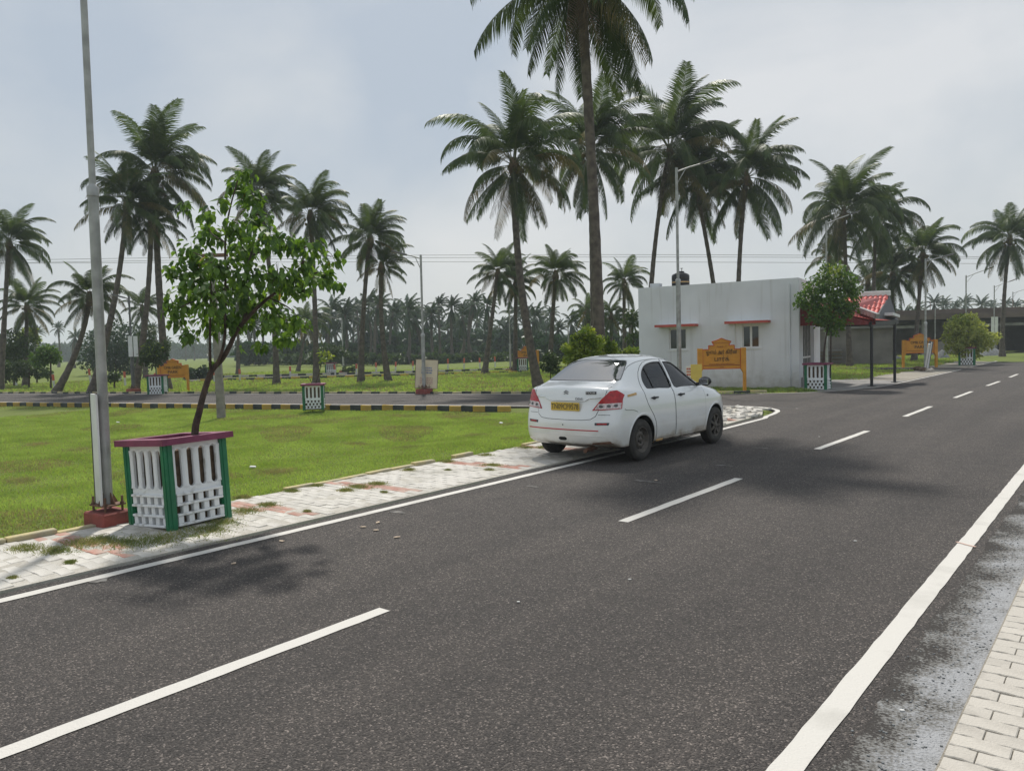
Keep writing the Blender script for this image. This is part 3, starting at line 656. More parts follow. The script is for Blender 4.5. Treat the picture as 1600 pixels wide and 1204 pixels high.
for k, (px, py) in enumerate([(783, 661), (395, 730), (1034-850, 660)]):
    p = G(px, py, -.08); o = MB().box(-.05, .05, -.03, .03, 0, .025, b=.01).build('litter', M['litter'], None, loc=p, rot=(.2, .1, k)); tag(o, ['white scrap in the grass left of the car', 'white scrap in the field right of the tree guard', 'white scrap in the far field near the striped kerb at left'][k], 'litter', label_group)
# ================================================================ the parked saloon
def car_paint():
    m = bpy.data.materials.new('white car paint, dusty low down'); m.use_nodes = True
    n = m.node_tree.nodes; l = m.node_tree.links; b = n['Principled BSDF']
    b.inputs['Roughness'].default_value = .22; b.inputs['Coat Weight'].default_value = 1.0; b.inputs['Coat Roughness'].default_value = .06
    t = n.new('ShaderNodeTexCoord'); s = n.new('ShaderNodeSeparateXYZ'); l.new(t.outputs['Object'], s.inputs[0])
    q = n.new('ShaderNodeTexNoise'); q.inputs['Scale'].default_value = 5; q.inputs['Detail'].default_value = 6; l.new(t.outputs['Object'], q.inputs['Vector'])
    a = n.new('ShaderNodeMath'); a.operation = 'MULTIPLY_ADD'; a.inputs[1].default_value = -.34; l.new(q.outputs['Fac'], a.inputs[0]); l.new(s.outputs['Z'], a.inputs[2])
    rp = n.new('ShaderNodeValToRGB'); e = rp.color_ramp.elements
    e[0].position = .02; e[0].color = (.22, .17, .12, 1); e[1].position = .40; e[1].color = (.84, .85, .85, 1)
    x = e.new(.09); x.color = (.50, .45, .38, 1); x = e.new(.17); x.color = (.74, .73, .69, 1)
    l.new(a.outputs[0], rp.inputs['Fac']); l.new(rp.outputs[0], b.inputs['Base Color'])
    return m
M['paint'] = car_paint()
def ss(a, b, x):
    t = max(0, min(1, (x-a)/(b-a))); return t*t*(3-2*t)
def tail_x(z):      # centre line of the rear seen from the side
    P = [(.20, -.69), (.27, -.75), (.42, -.785), (.60, -.785), (.68, -.765), (.76, -.725), (.95, -.69), (1.06, -.665), (1.10, -.62), (1.5, -.5)]
    for (z0, x0), (z1, x1) in zip(P[:-1], P[1:]):
        if z <= z1: return x0+(x1-x0)*max(0, (z-z0)/(z1-z0))
    return P[-1][1]
def nose_x(z):
    P = [(.20, 3.02), (.30, 3.15), (.50, 3.19), (.62, 3.17), (.74, 3.06), (.84, 2.90), (1.5, 2.8)]
    for (z0, x0), (z1, x1) in zip(P[:-1], P[1:]):
        if z <= z1: return x0+(x1-x0)*max(0, (z-z0)/(z1-z0))
    return P[-1][1]
ST = [  # x, half width, z belt, y rail, z rail, z top
    (2.72, .800, .83, .58, .885, .915), (2.39, .832, .90, .60, .955, .985), (2.05, .842, .95, .64, 1.02, 1.05),
    (1.72, .845, .965, .60, 1.20, 1.235), (1.36, .845, .975, .565, 1.405, 1.45), (1.02, .845, .985, .55, 1.47, 1.52),
    (.62, .845, .995, .545, 1.475, 1.53), (.30, .845, 1.005, .535, 1.445, 1.50), (.10, .845, 1.015, .53, 1.39, 1.45),
    (-.14, .842, 1.03, .57, 1.245, 1.30), (-.36, .835, 1.04, .62, 1.125, 1.155), (-.50, .825, 1.04, .64, 1.085, 1.12)]
def ring(x, wy, zb, yr, zr, zt):
    ys = wy-.075
    return [(x, 0, .20), (x, wy-.16, .20), (x, wy-.035, .24), (x, wy-.004, .40), (x, wy, .60), (x, wy-.006, .80), (x, wy-.028, zb-.045),
            (x, ys, zb+.012), (x, ys+(yr-ys)*.55+.012, zb+(zr-zb)*.58), (x, yr, zr), (x, yr*.58, zt-.008), (x, 0, zt)]
RINGS = []
def endring(fx, sy, sz, zc, top, curve, base):
    out = []
    for (x, y, z) in base:
        z2 = zc+(z-zc)*sz; y2 = y*sy; out.append((fx(z2)+curve*(abs(y2)/.83)**3.2, y2, z2))
    return out
nose_base = ring(0, .72, .70, .50, .74, .765)
tail_base = [(a, b, max(c, .265) if c < .23 else (.30 if c < .3 else c)) for a, b, c in ring(0, .815, 1.02, .66, 1.065, 1.095)]
RINGS.append(endring(nose_x, .30, .50, .50, 0, -.24, nose_base))
RINGS.append(endring(nose_x, .72, .86, .50, 0, -.24, nose_base))
RINGS.append(endring(lambda z: nose_x(z)-.03, .97, 1.0, .50, 0, -.26, nose_base))
RINGS += [ring(*s) for s in ST]
RINGS.append(endring(lambda z: tail_x(z)+.035, 1.0, 1.0, .6, 0, .16, tail_base))
RINGS.append(endring(tail_x, .93, .97, .6, 0, .16, tail_base))
RINGS.append(endring(tail_x, .70, .80, .6, 0, .16, tail_base))
RINGS.append(endring(tail_x, .30, .45, .6, 0, .16, tail_base))
bm = bmesh.new(); K = 12; VR = []; VL = []
for rg in RINGS:
    a = []; b = []
    for j, (x, y, z) in enumerate(rg):
        v = bm.verts.new((x, y, z)); a.append(v); b.append(v if j in (0, K-1) else bm.verts.new((x, -y, z)))
    VR.append(a); VL.append(b)
def q_(*v):
    u = []
    for x in v:
        if x not in u: u.append(x)
    if len(u) > 2:
        try: bm.faces.new(u)
        except ValueError: pass
for i in range(len(RINGS)-1):
    for j in range(K-1):
        q_(VR[i][j], VR[i][j+1], VR[i+1][j+1], VR[i+1][j]); q_(VL[i][j+1], VL[i][j], VL[i+1][j], VL[i+1][j+1])
for i in (0, len(RINGS)-1):
    for j in range(K-1): q_(VR[i][j], VL[i][j], VL[i][j+1], VR[i][j+1])
bmesh.ops.recalc_face_normals(bm, faces=bm.faces)
cl = bm.edges.layers.float.new('crease_edge')
for e in bm.edges:
    ya = [abs(v.co.y) for v in e.verts]
    for i, rg in enumerate(RINGS):
        pass
for i in range(len(RINGS)-1):
    for S in (VR, VL):
        for j, c in ((2, .5), (7, .45), (9, .25)):
            e = bm.edges.get((S[i][j], S[i+1][j]))
            if e: e[cl] = c if not (j == 9 and (i < 4 or i > 12)) else .1
for S in (VR, VL):                       # windscreen foot, backlight foot, roof rear edge
    for i, c in ((5, .35), (13, .5), (10, .25)):
        for j in (9, 10):
            e = bm.edges.get((S[i][j], S[i][j+1]))
            if e: e[cl] = c
me = bpy.data.meshes.new('body'); bm.to_mesh(me); bm.free()
def evaluated(o):
    dg = bpy.context.evaluated_depsgraph_get(); dg.update(); m = bpy.data.meshes.new_from_object(o.evaluated_get(dg)); return m
body = obj('body', me); md = body.modifiers.new('s', 'SUBSURF'); md.levels = 3; md.render_levels = 3
me = evaluated(body); body.modifiers.clear(); body.data = me
BV = BVHTree.FromPolygons([v.co[:] for v in me.vertices], [p.vertices[:] for p in me.polygons])
# wheel wells
cut = MB()
WR = .300
for wx in (0, 2.39):
    for s in (-1, 1):
        Mx = Matrix.Translation((wx, s*.76, WR+.012)) @ Matrix.Rotation(pi/2, 4, 'X')
        cut.lathe([(0, -.26), (.345, -.26), (.345, .26), (0, .26)], 48, Mx, sm=False)
def cm2(P, n=5, closed=True):
    Q = [(*p, 0) for p in P]; Q = [Q[-1]]+Q+[Q[0], Q[1]]; C = catmull(Q, n); return [(c.x, c.y) for c in C[n:-n-1]] if closed else [(c.x, c.y) for c in C]
FW = cm2([(1.075, 1.008), (1.30, 1.000), (1.60, .995), (1.84, .990), (1.875, 1.002), (1.80, 1.06), (1.62, 1.172), (1.42, 1.31), (1.32, 1.358), (1.22, 1.378), (1.06, 1.384), (1.035, 1.37), (1.05, 1.20)], 3)
RW = cm2([(.975, 1.012), (.955, 1.20), (.935, 1.375), (.915, 1.388), (.70, 1.388), (.52, 1.362), (.38, 1.310), (.27, 1.225), (.215, 1.13), (.225, 1.05), (.285, 1.022), (.60, 1.015)], 3)
cutW = []
for P in (FW, RW):
    cutw = MB(); cutw.cur = 1; cutW.append(cutw)
    cx_ = sum(p[0] for p in P)/len(P); cy_ = sum(p[1] for p in P)/len(P)
    cutw.prism([(cx_+(x-cx_)*.985, cy_+(y-cy_)*.975) for x, y in P], -1.2, 1.2, Matrix.Rotation(pi/2, 4, 'X'))
me.materials.clear(); me.materials.append(M['paint']); me.materials.append(M['dark'])
for p in me.polygons: p.use_smooth = True
for cc in [cut]+cutW:
    cm = cc.mesh('cutter', [M['dark'], M['dark']]); bmc = bmesh.new(); bmc.from_mesh(cm); bmesh.ops.remove_doubles(bmc, verts=bmc.verts, dist=1e-4)
    bmesh.ops.triangulate(bmc, faces=bmc.faces); bmesh.ops.recalc_face_normals(bmc, faces=bmc.faces)
    if bmc.calc_volume(signed=True) < 0: bmesh.ops.reverse_faces(bmc, faces=bmc.faces)
    bmc.to_mesh(cm); bmc.free()
    co = obj('cutter', cm); nb_ = len(body.data.polygons)
    bo = body.modifiers.new('b', 'BOOLEAN'); bo.object = co; bo.operation = 'DIFFERENCE'; bo.solver = 'EXACT' if cc is cut else 'MANIFOLD'; bo.material_mode = 'TRANSFER' if cc is cut else 'INDEX'
    me = evaluated(body)
    
    body.modifiers.clear(); body.data = me; bpy.data.objects.remove(co)
me.polygons.foreach_set('use_smooth', np.ones(len(me.polygons), bool))
try: me.set_sharp_from_angle(angle=rad(50))
except Exception: pass

CAR = thing('parked_car', 'white four-door saloon car with a yellow number plate, half parked on the left edge line', 'car', (0, 0, 0))
body.parent = CAR
DOWN = Vector((0, 0, -1))
def side(s): return lambda a, b: (Vector((a, s*2.0, b)), Vector((0, -s, 0)))
def rear(a, b): return Vector((-2.5, a, b)), Vector((1, 0, 0))
def corner(s): return lambda a, b: (Vector((a*.7071-1.5, s*(a*.7071+1.5), b)), Vector((.7071, -s*.7071, 0)))
def front(a, b): return Vector((4.5, a, b)), Vector((-1, 0, 0))
def top(a, b): return Vector((a, b, 3)), Vector((0, 0, -1))
def dens(P, step, closed=True):
    out = []; n = len(P)
    for i in range(n if closed else n-1):
        a = Vector(P[i]); b = Vector(P[(i+1) % n]); k = max(1, int((b-a).length/step)); out += [a.lerp(b, j/k) for j in range(k)]
    if not closed: out.append(Vector(P[-1]))
    return out
def hit(mp_, a, b):
    o, d = mp_(a, b); loc, nor, ix, ds = BV.ray_cast(o, d)
    if loc is None:
        loc, nor, ix, ds = BV.find_nearest(o+d*2.0)
    if nor.dot(d) > 0: nor = -nor
    return loc, nor
def patch(name, outline, mp_, off, m, parent=CAR, step=.03, thick=.004, hole=None, **k):
    O = dens(outline, step); xs = [p[0] for p in O]; ys = [p[1] for p in O]
    pts = [Vector((p[0], p[1])) for p in O]; nO = len(pts)
    HO = [Vector((p[0], p[1])) for p in dens(hole, step)] if hole else []
    def inh(x, y):
        c = False; j = len(HO)-1
        for i in range(len(HO)):
            if (HO[i].y > y) != (HO[j].y > y) and x < (HO[j].x-HO[i].x)*(y-HO[i].y)/(HO[j].y-HO[i].y)+HO[i].x: c = not c
            j = i
        return c
    def inside(x, y):
        c = False; j = nO-1
        for i in range(nO):
            if (pts[i].y > y) != (pts[j].y > y) and x < (pts[j].x-pts[i].x)*(y-pts[i].y)/(pts[j].y-pts[i].y)+pts[i].x: c = not c
            j = i
        return c
    gx_ = min(xs)+step/2; G_ = []
    while gx_ < max(xs):
        gy_ = min(ys)+step/2
        while gy_ < max(ys):
            if inside(gx_, gy_) and min((p-Vector((gx_, gy_))).length for p in pts[:nO]+HO) > step*.45 and not inh(gx_, gy_): G_.append(Vector((gx_, gy_)))
            gy_ += step
        gx_ += step
    v2, e2, f2, *_ = delaunay_2d_cdt(pts+HO+G_, [(i, (i+1) % nO) for i in range(nO)]+[(nO+i, nO+(i+1) % len(HO)) for i in range(len(HO))], [], 1, 1e-6)
    if HO: f2 = [f for f in f2 if not inh(sum(v2[i].x for i in f)/3, sum(v2[i].y for i in f)/3)]
    P3 = []; Nn = []
    for v in v2:
        l_, n_ = hit(mp_, v.x, v.y); P3.append(l_+n_*off); Nn.append(n_)
    d = mp_(v2[0].x, v2[0].y)[1]; fs = []
    for f in f2:
        a_, b_, c_ = (P3[i] for i in f[:3])
        fs.append(tuple(f) if (b_-a_).cross(c_-a_).dot(d) < 0 else tuple(reversed(f)))
    nv = len(P3); edge = {}
    for f in fs:
        for i in range(len(f)):
            e = (f[i], f[(i+1) % len(f)])
            edge[e] = 1
    bd = [e for e in edge if (e[1], e[0]) not in edge]
    vs = P3+[p-n_*(off+thick) for p, n_ in zip(P3, Nn)]; fs2 = fs+[(b_, a_, a_+nv, b_+nv) for a_, b_ in bd]
    me = bpy.data.meshes.new(name); me.from_pydata([v[:] for v in vs], [], fs2); me.materials.append(m)
    me.polygons.foreach_set('use_smooth', [True]*len(fs)+[False]*len(bd)); me.update()
    me.normals_split_custom_set_from_vertices([n_[:] for n_ in Nn+Nn])
    return obj(name, me, parent, **k)
def seam(name, pts, mp_, r, m, parent=CAR, closed=False, sink=.0, smoothit=True):
    P = [(*p, 0) for p in pts]
    if closed: P = P+[P[0]]
    C = catmull(P, 6) if smoothit else [Vector(p) for p in P]
    C = dens([(c.x, c.y) for c in C], .03, False)
    L_ = []
    for c in C:
        l_, n_ = hit(mp_, c[0], c[1]); L_.append(l_-n_*sink)
    mb = MB(); mb.tube(L_, r, 6); return mb.build(name, m, parent)
for s in (-1, 1):
    S = side(s)
    fd = [(1.00, .285), (1.45, .285), (1.93, .285), (1.985, .40), (1.99, .80), (1.95, .965), (1.78, 1.10), (1.60, 1.222), (1.46, 1.315), (1.36, 1.372), (1.28, 1.402), (1.20, 1.418), (.985, 1.432), (.975, .98)]
    rd = [(.965, .285), (.955, .98), (.965, 1.43), (.80, 1.433), (.60, 1.422), (.45, 1.392), (.33, 1.34), (.22, 1.262), (.145, 1.175), (.108, 1.09), (.10, 1.0), (.118, .90), (.165, .80), (.23, .72), (.31, .63), (.365, .54), (.39, .44), (.40, .36), (.40, .285)]
    d1 = patch('front_door', fd, S, .0035, M['paint'], step=.045, hole=FW); d2 = patch('rear_door', rd, S, .0035, M['paint'], step=.045, hole=RW)
    seam('door_gap', fd+[fd[0]], S, .0042, M['dark'], d1, smoothit=False); seam('door_gap', rd+[rd[0]], S, .0042, M['dark'], d2, smoothit=False)
    for dd_, P in ((d1, FW), (d2, RW)):
        seam('window_seal', P+[P[0]], S, .009, M['black'], dd_, smoothit=False)
        patch('window_glass', P, S, -.004, M['side_glass'], dd_, step=.05, thick=0)
    seam('window_divider', [(.44, 1.01), (.405, 1.33)], S, .008, M['black'], d2)
    for dd_, hx in ((d1, 1.10), (d2, .28)):      # door handles on dark recesses
        l_, n_ = hit(S, hx+.07, .885); mb = MB()
        mb.tube([l_+Vector((-.085, s*.006, 0)), l_+Vector((-.06, s*.032, .002)), l_+Vector((.06, s*.034, .002)), l_+Vector((.085, s*.006, 0))], [.010, .014, .014, .010], 8)
        mb.build('handle', M['black'], dd_)
        patch('handle_recess', [(hx+.07+.055*cos(t), .878+.026*sin(t)) for t in [k*pi/6 for k in range(12)]], S, .0052, M['badge'], dd_, step=.02)
    # sill, flares, fuel flap, repeater
    patch('sill', [(.36, .235), (2.03, .235), (2.03, .275), (.385, .275)], S, .012, M['paint'], step=.05)
    for wx in (0, 2.39):
        P = [(wx+.365*cos(t), WR+.012+.365*sin(t)) for t in np.linspace(-.12, pi+.12, 22)]
        seam('arch_lip', P, S, .013, M['paint'], smoothit=False, sink=.004)
    patch('side_repeater', [(2.06, .80), (2.10, .80), (2.10, .83), (2.06, .83)], S, .006, M['badge'], step=.02)
    seam('bumper_seam', [(-.46, .775), (-.40, .755), (-.25, .745), (-.14, .715)], S, .0035, M['dark'])
    # mirror
    mb = MB(); mb.smooth = True
    bmm = bmesh.new(); bmesh.ops.create_icosphere(bmm, subdivisions=3, radius=1)
    for v in bmm.verts:
        c = v.co; c.x = max(c.x, -.55) if c.x < 0 else c.x
    mv = [tuple(v.co) for v in bmm.verts]; mf = [[v.index for v in f.verts] for f in bmm.faces]; bmm.free()
    mi = thing('x', 'x', 'x'); bpy.data.objects.remove(mi)
    mb.add(mv, mf, Matrix.Translation((1.80, s*.925, 1.055)) @ Matrix.Diagonal((.075, .105, .072, 1)))
    mb.tube([(1.83, s*.76, 1.0), (1.82, s*.85, 1.02)], [.03, .025], 8)
    mr_ = mb.build('side_mirror', M['black'], CAR)
    MB().box(-.004, .004, -.075, .075, -.045, .045, Matrix.Translation((1.752, s*.925, 1.055)), b=.003).build('mirror_glass', M['chrome'], mr_)
    # rear lamp wrapped round the corner
    C_ = corner(s)
    lo = [(-.185, .770), (.200, .800), (.222, .93), (.258, .985), (.15, 1.05), (.055, 1.04), (-.06, .93)]
    lo = [(a*1.0, b-.015) for a, b in lo]
    lamp = patch('tail_lamp', lo, C_, .010, M['red_lens'], step=.025)
    def lerp2(p, q, t): return (p[0]+(q[0]-p[0])*t, p[1]+(q[1]-p[1])*t)
    clr = [(-.155, .768), (.188, .792), (.198, .866), (-.10, .850)]
    patch('clear_lens', clr, C_, .013, M['clear_lens'], lamp, step=.025)
    for cx, cy in ((-.07, .812), (.03, .820), (.12, .828)):
        patch('bulb', [(cx+.028*cos(t), cy+.022*sin(t)) for t in [k*pi/4 for k in range(8)]], C_, .0145, M['galv_dark'], lamp, step=.03)
    patch('reflector', [(a*s, b) for a, b in [(.50, .555), (.69, .560), (.70, .595), (.50, .59)]], rear, .006, M['badge'], step=.03)
    patch('reflector_lens', [(a*s, b) for a, b in [(.53, .562), (.665, .566), (.67, .588), (.53, .584)]], rear, .008, M['red_lens'], step=.03)
    # head lamp
    patch('head_lamp', [(a*s, b) for a, b in [(.42, .62), (.66, .66), (.70, .78), (.52, .74)]], front, .006, M['clear_lens'], step=.04)
# backlight and windscreen, from the centre line outwards
bl = [(-.60, 1.158), (.60, 1.158), (.615, 1.175), (.56, 1.28), (.50, 1.39), (.46, 1.425), (.25, 1.445), (0, 1.450), (-.25, 1.445), (-.46, 1.425), (-.50, 1.39), (-.56, 1.28), (-.615, 1.175)]
patch('rear_window', bl, rear, .005, M['glass_rear'], step=.05)
seam('rear_window_seal', bl+[bl[0]], rear, .007, M['black'], smoothit=False)
ws = [(-.66, 1.07), (.66, 1.07), (.52, 1.42), (-.52, 1.42)]
patch('windscreen', ws, front, .005, M['glass'], step=.05)
# boot lid
lid = [(-.635, 1.085), (-.60, .93), (-.545, .80), (-.50, .68), (-.43, .635), (-.30, .622), (0, .618), (.30, .622), (.43, .635), (.50, .68), (.545, .80), (.60, .93), (.635, 1.085)]
boot = patch('boot_lid', [(a, min(b, 1.045)) for a, b in lid], rear, .003, M['paint'], step=.05)
seam('boot_gap', lid, rear, .0042, M['dark'], boot, smoothit=False)
seam('roof_seam', [(-.02, -.56), (.12, -.545), (.5, -.55), (1.0, -.555), (1.35, -.57)], top, .0035, M['badge']); seam('roof_seam', [(-.02, .56), (.12, .545), (.5, .55), (1.0, .555), (1.35, .57)], top, .0035, M['badge'])
# chrome strip stepping down round the plate, with its shadow gap
gar = patch('boot_trim', [(-.56, .935), (-.36, .915), (-.31, .885), (.31, .885), (.36, .915), (.56, .935), (.56, .945), (.30, .935), (-.30, .935), (-.56, .945)], rear, .016, M['paint'], boot, step=.03, thick=.015)
seam('trim_chrome', [(-.56, .938), (-.38, .922), (-.31, .885), (.31, .885), (.38, .922), (.56, .938)], rear, .006, M['chrome'], boot, sink=-.014, smoothit=False)
l_, n_ = hit(rear, 0, .80)
pl = thing('x', 'x', 'x'); bpy.data.objects.remove(pl)
PX = min(hit(rear, 0, z)[0].x for z in (.745, .80, .86))-.006
plate = MB().box(-.012, 0, -.25, .25, -.06, .06, Matrix.Translation((PX, 0, .805)), b=.004).build('number_plate', M['plate'], CAR)
txt = lambda s_, size, m, name, y, z, x, parent, sx=1.0: obj(name, text_mesh(s_, size, m, .001, sx), parent, (x, y, z), (pi/2, 0, -pi/2))
txt('TN09CF9578', .108, M['badge'], 'plate_lettering', 0, .800, PX-.0135, plate, .80)
for y in (-.14, .14): MB().lathe([(0, -.004), (.010, -.004), (.010, 0), (0, 0)], 10, Matrix.Translation((PX-.012, y, .852)) @ Matrix.Rotation(-pi/2, 4, 'Y')).build('plate_bolt', M['rust'], plate)
# emblem: a slanted angular S, and the two lettering badges
EX = hit(rear, 0, 1.0)[0].x-.006
em = MB(); R_ = .042
emb = [[(-.9, .25), (-.15, .75), (.0, 1.0), (.9, .42), (.55, .2), (.05, .52), (-.25, .32), (.3, -.05), (.0, -.25)], ]
e1_ = [(-.95, .30), (0, 1.0), (.95, .40), (.62, .17), (.02, .55), (-.30, .33), (.35, -.12), (-.02, -.36)]
for P in (e1_, [(-a, -b) for a, b in e1_]):
    em.prism([(a*R_*1.15, b*R_) for a, b in P], 0, .005)
me_ = em.mesh('emblem', M['silver']); obj('emblem', me_, boot, (EX, .02, .995), (pi/2, 0, -pi/2))
for (lab, yy, zz, sz, bx) in (('TOUR', -.40, 1.0, .042, True), ('DDiS', -.23, .915, .046, False)):
    xx = hit(rear, yy, zz)[0].x - (.010 if bx else .020)
    if bx: MB().box(-.004, .0, -.080, .080, -.021, .021, Matrix.Translation((xx, yy, zz)) @ Matrix.Rotation(.20, 4, 'Z')).build('badge', M['badge'], boot)
    o = obj('badge_lettering', text_mesh(lab, sz, M['litter'] if bx else M['badge'], .0015, 1.25), boot, (xx-.014, yy, zz), (pi/2, 0, -pi/2+.20 if bx else -pi/2))
# bumper details
seam('red_stripe', [(a, .478) for a in np.linspace(-.55, .70, 12)], rear, .0085, M['red_tape'], smoothit=False)
seam('bumper_crease', [(a, .40) for a in np.linspace(-.74, .74, 14)], rear, .005, M['paint'], smoothit=False)
seam('bumper_seam', [(a, .655 if abs(a) < .5 else .70) for a in (-.70, -.60, -.53)], rear, .003, M['dark']); seam('bumper_seam', [(a, .70) for a in (.70, .60, .53)], rear, .003, M['dark'])
patch('tow_eye', [(.04+.075*cos(t)*(1 if abs(cos(t)) < .8 else .95), .345+.030*max(-.85, min(.85, sin(t)))) for t in [k*pi/10 for k in range(20)]], rear, .004, M['dark'], step=.03)
patch('sensor', [(.02+.010*cos(t), .545+.010*sin(t)) for t in [k*pi/4 for k in range(8)]], rear, .004, M['badge'], step=.03)
patch('skid_scuff', [(-.74, .300), (-.42, .280), (-.45, .305), (-.70, .335)], rear, .004, M['rust'], step=.03)
patch('reflective_tape', [(-.36, .935), (-.12, .952), (-.12, .985), (-.36, .965)], side(-1), .005, M['tape_orange'], step=.03)
patch('reflective_tape', [(.40, .245), (.58, .245), (.58, .272), (.40, .272)], side(-1), .016, M['tape_orange'], step=.03)
patch('reflective_tape', [(-.36, .935), (-.12, .952), (-.12, .985), (-.36, .965)], side(1), .005, M['tape_orange'], step=.03)
MB().tube([(-.40, -.30, .20), (-.66, -.32, .195), (-.745, -.33, .18)], .028, 10).build('exhaust_pipe', M['rust'], CAR)
MB().box(-.40, 2.9, -.55, .55, .19, .25).box(-.2, .2, -.60, .60, .17, .26).build('underbody', M['dark'], CAR)
MB().tube([(0, -.70, .30), (0, .70, .30)], .035, 8).build('rear_axle', M['rust'], CAR)
# faint interior seen through nothing: the glass is dark, so only the wheels remain
# seats and steering wheel seen through the side glass
for sx_ in (.95, .30):
    for sy_ in (-.34, .34):
        b_ = MB().box(sx_-.06, sx_+.05, sy_-.22, sy_+.22, 1.0, 1.14, b=.03).box(sx_-.045, sx_+.045, sy_-.12, sy_+.12, 1.16, 1.31, b=.03).tube([(sx_, sy_-.06, 1.1), (sx_, sy_-.06, 1.2)], .008, 6).tube([(sx_, sy_+.06, 1.1), (sx_, sy_+.06, 1.2)], .008, 6)
        b_.build('seat_back', M['seat'], CAR)
MB().tube([(1.55+.03*cos(t), -.34+.17*cos(t), 1.06+.0*t+.12*sin(t)) for t in np.linspace(0, 2*pi, 20)], .012, 6).build('steering_wheel', M['black'], CAR)
def wheel(front_):
    t = MB(); W_ = .088
    prof = [(.178, -W_*.80), (.20, -W_*.95), (.235, -W_), (.272, -W_*.97), (.291, -W_*.80), (.298, -W_*.6)]
    for k in range(-2, 3):
        z = k*W_*.24; prof += [(.300, z-.012), (.300, z+.012), (.2945, z+.0145), (.2945, z+.019)] if k < 2 else [(.300, z-.012), (.300, z+.010)]
    prof += [(.298, W_*.6), (.291, W_*.80), (.272, W_*.97), (.235, W_), (.20, W_*.95), (.178, W_*.80)]
    t.lathe(prof, 48); rt = obj('wheel', t.mesh('tyre', M['rubber']))
    r_ = MB(); r_.smooth = True
    if front_:
        r_.lathe([(.178, W_*.80), (.186, W_*.9), (.180, W_*.92), (.168, W_*.80), (.160, W_*.45)], 40)
        r_.lathe([(.050, W_*.80), (.045, W_*.90), (0, W_*.92)], 24)
        o1 = r_.build('rim', M['steel_wheel'], rt); sp_ = MB()
        for k in range(7):
            A = 2*pi*k/7
            sp_.prism([(.035, -.024), (.172, -.016), (.172, .016), (.035, .024)], W_*.70, W_*.86, Matrix.Rotation(A, 4, 'Z'))
        sp_.build('spokes', M['steel_wheel'], o1)
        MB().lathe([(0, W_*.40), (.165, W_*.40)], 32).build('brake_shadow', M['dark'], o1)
    else:
        r_.lathe([(.178, W_*.80), (.186, W_*.9), (.180, W_*.92), (.170, W_*.82), (.162, W_*.45), (.145, W_*.28), (.125, W_*.33), (.105, W_*.55), (.080, W_*.62), (.066, W_*.50), (.058, W_*.44), (.040, W_*.46), (.034, W_*.66), (.0, W_*.70)], 40)
        o1 = r_.build('rim', M['steel_wheel'], rt); h = MB()
        for k in range(10):
            A = 2*pi*k/10; h.lathe([(0, .0), (.013, .0)], 10, Matrix.Rotation(A, 4, 'Z') @ Matrix.Translation((.130, 0, W_*.365)) @ Matrix.Diagonal((.8, 1.3, 1, 1)))
        for k in range(4):
            A = 2*pi*k/4+.4; h.lathe([(.009, 0), (.009, .012), (0, .014)], 8, Matrix.Rotation(A, 4, 'Z') @ Matrix.Translation((.050, 0, W_*.44)))
        h.build('rim_holes', M['dark'], o1)
    return rt
for fr_, wx in ((False, 0), (True, 2.39)):
    w0 = wheel(fr_)
    for s in (-1, 1):
        o = w0 if s == -1 else copy_tree(w0, None)
        o.parent = CAR; o.location = (wx, s*.742, WR); o.rotation_euler = (pi/2 if s == -1 else -pi/2, 0, 0)
CAR.location = (-6.81, 10.46, .004); CAR.rotation_euler = (0, 0, rad(87.5)); CAR.scale = (1.02, 1.10, 1.074)
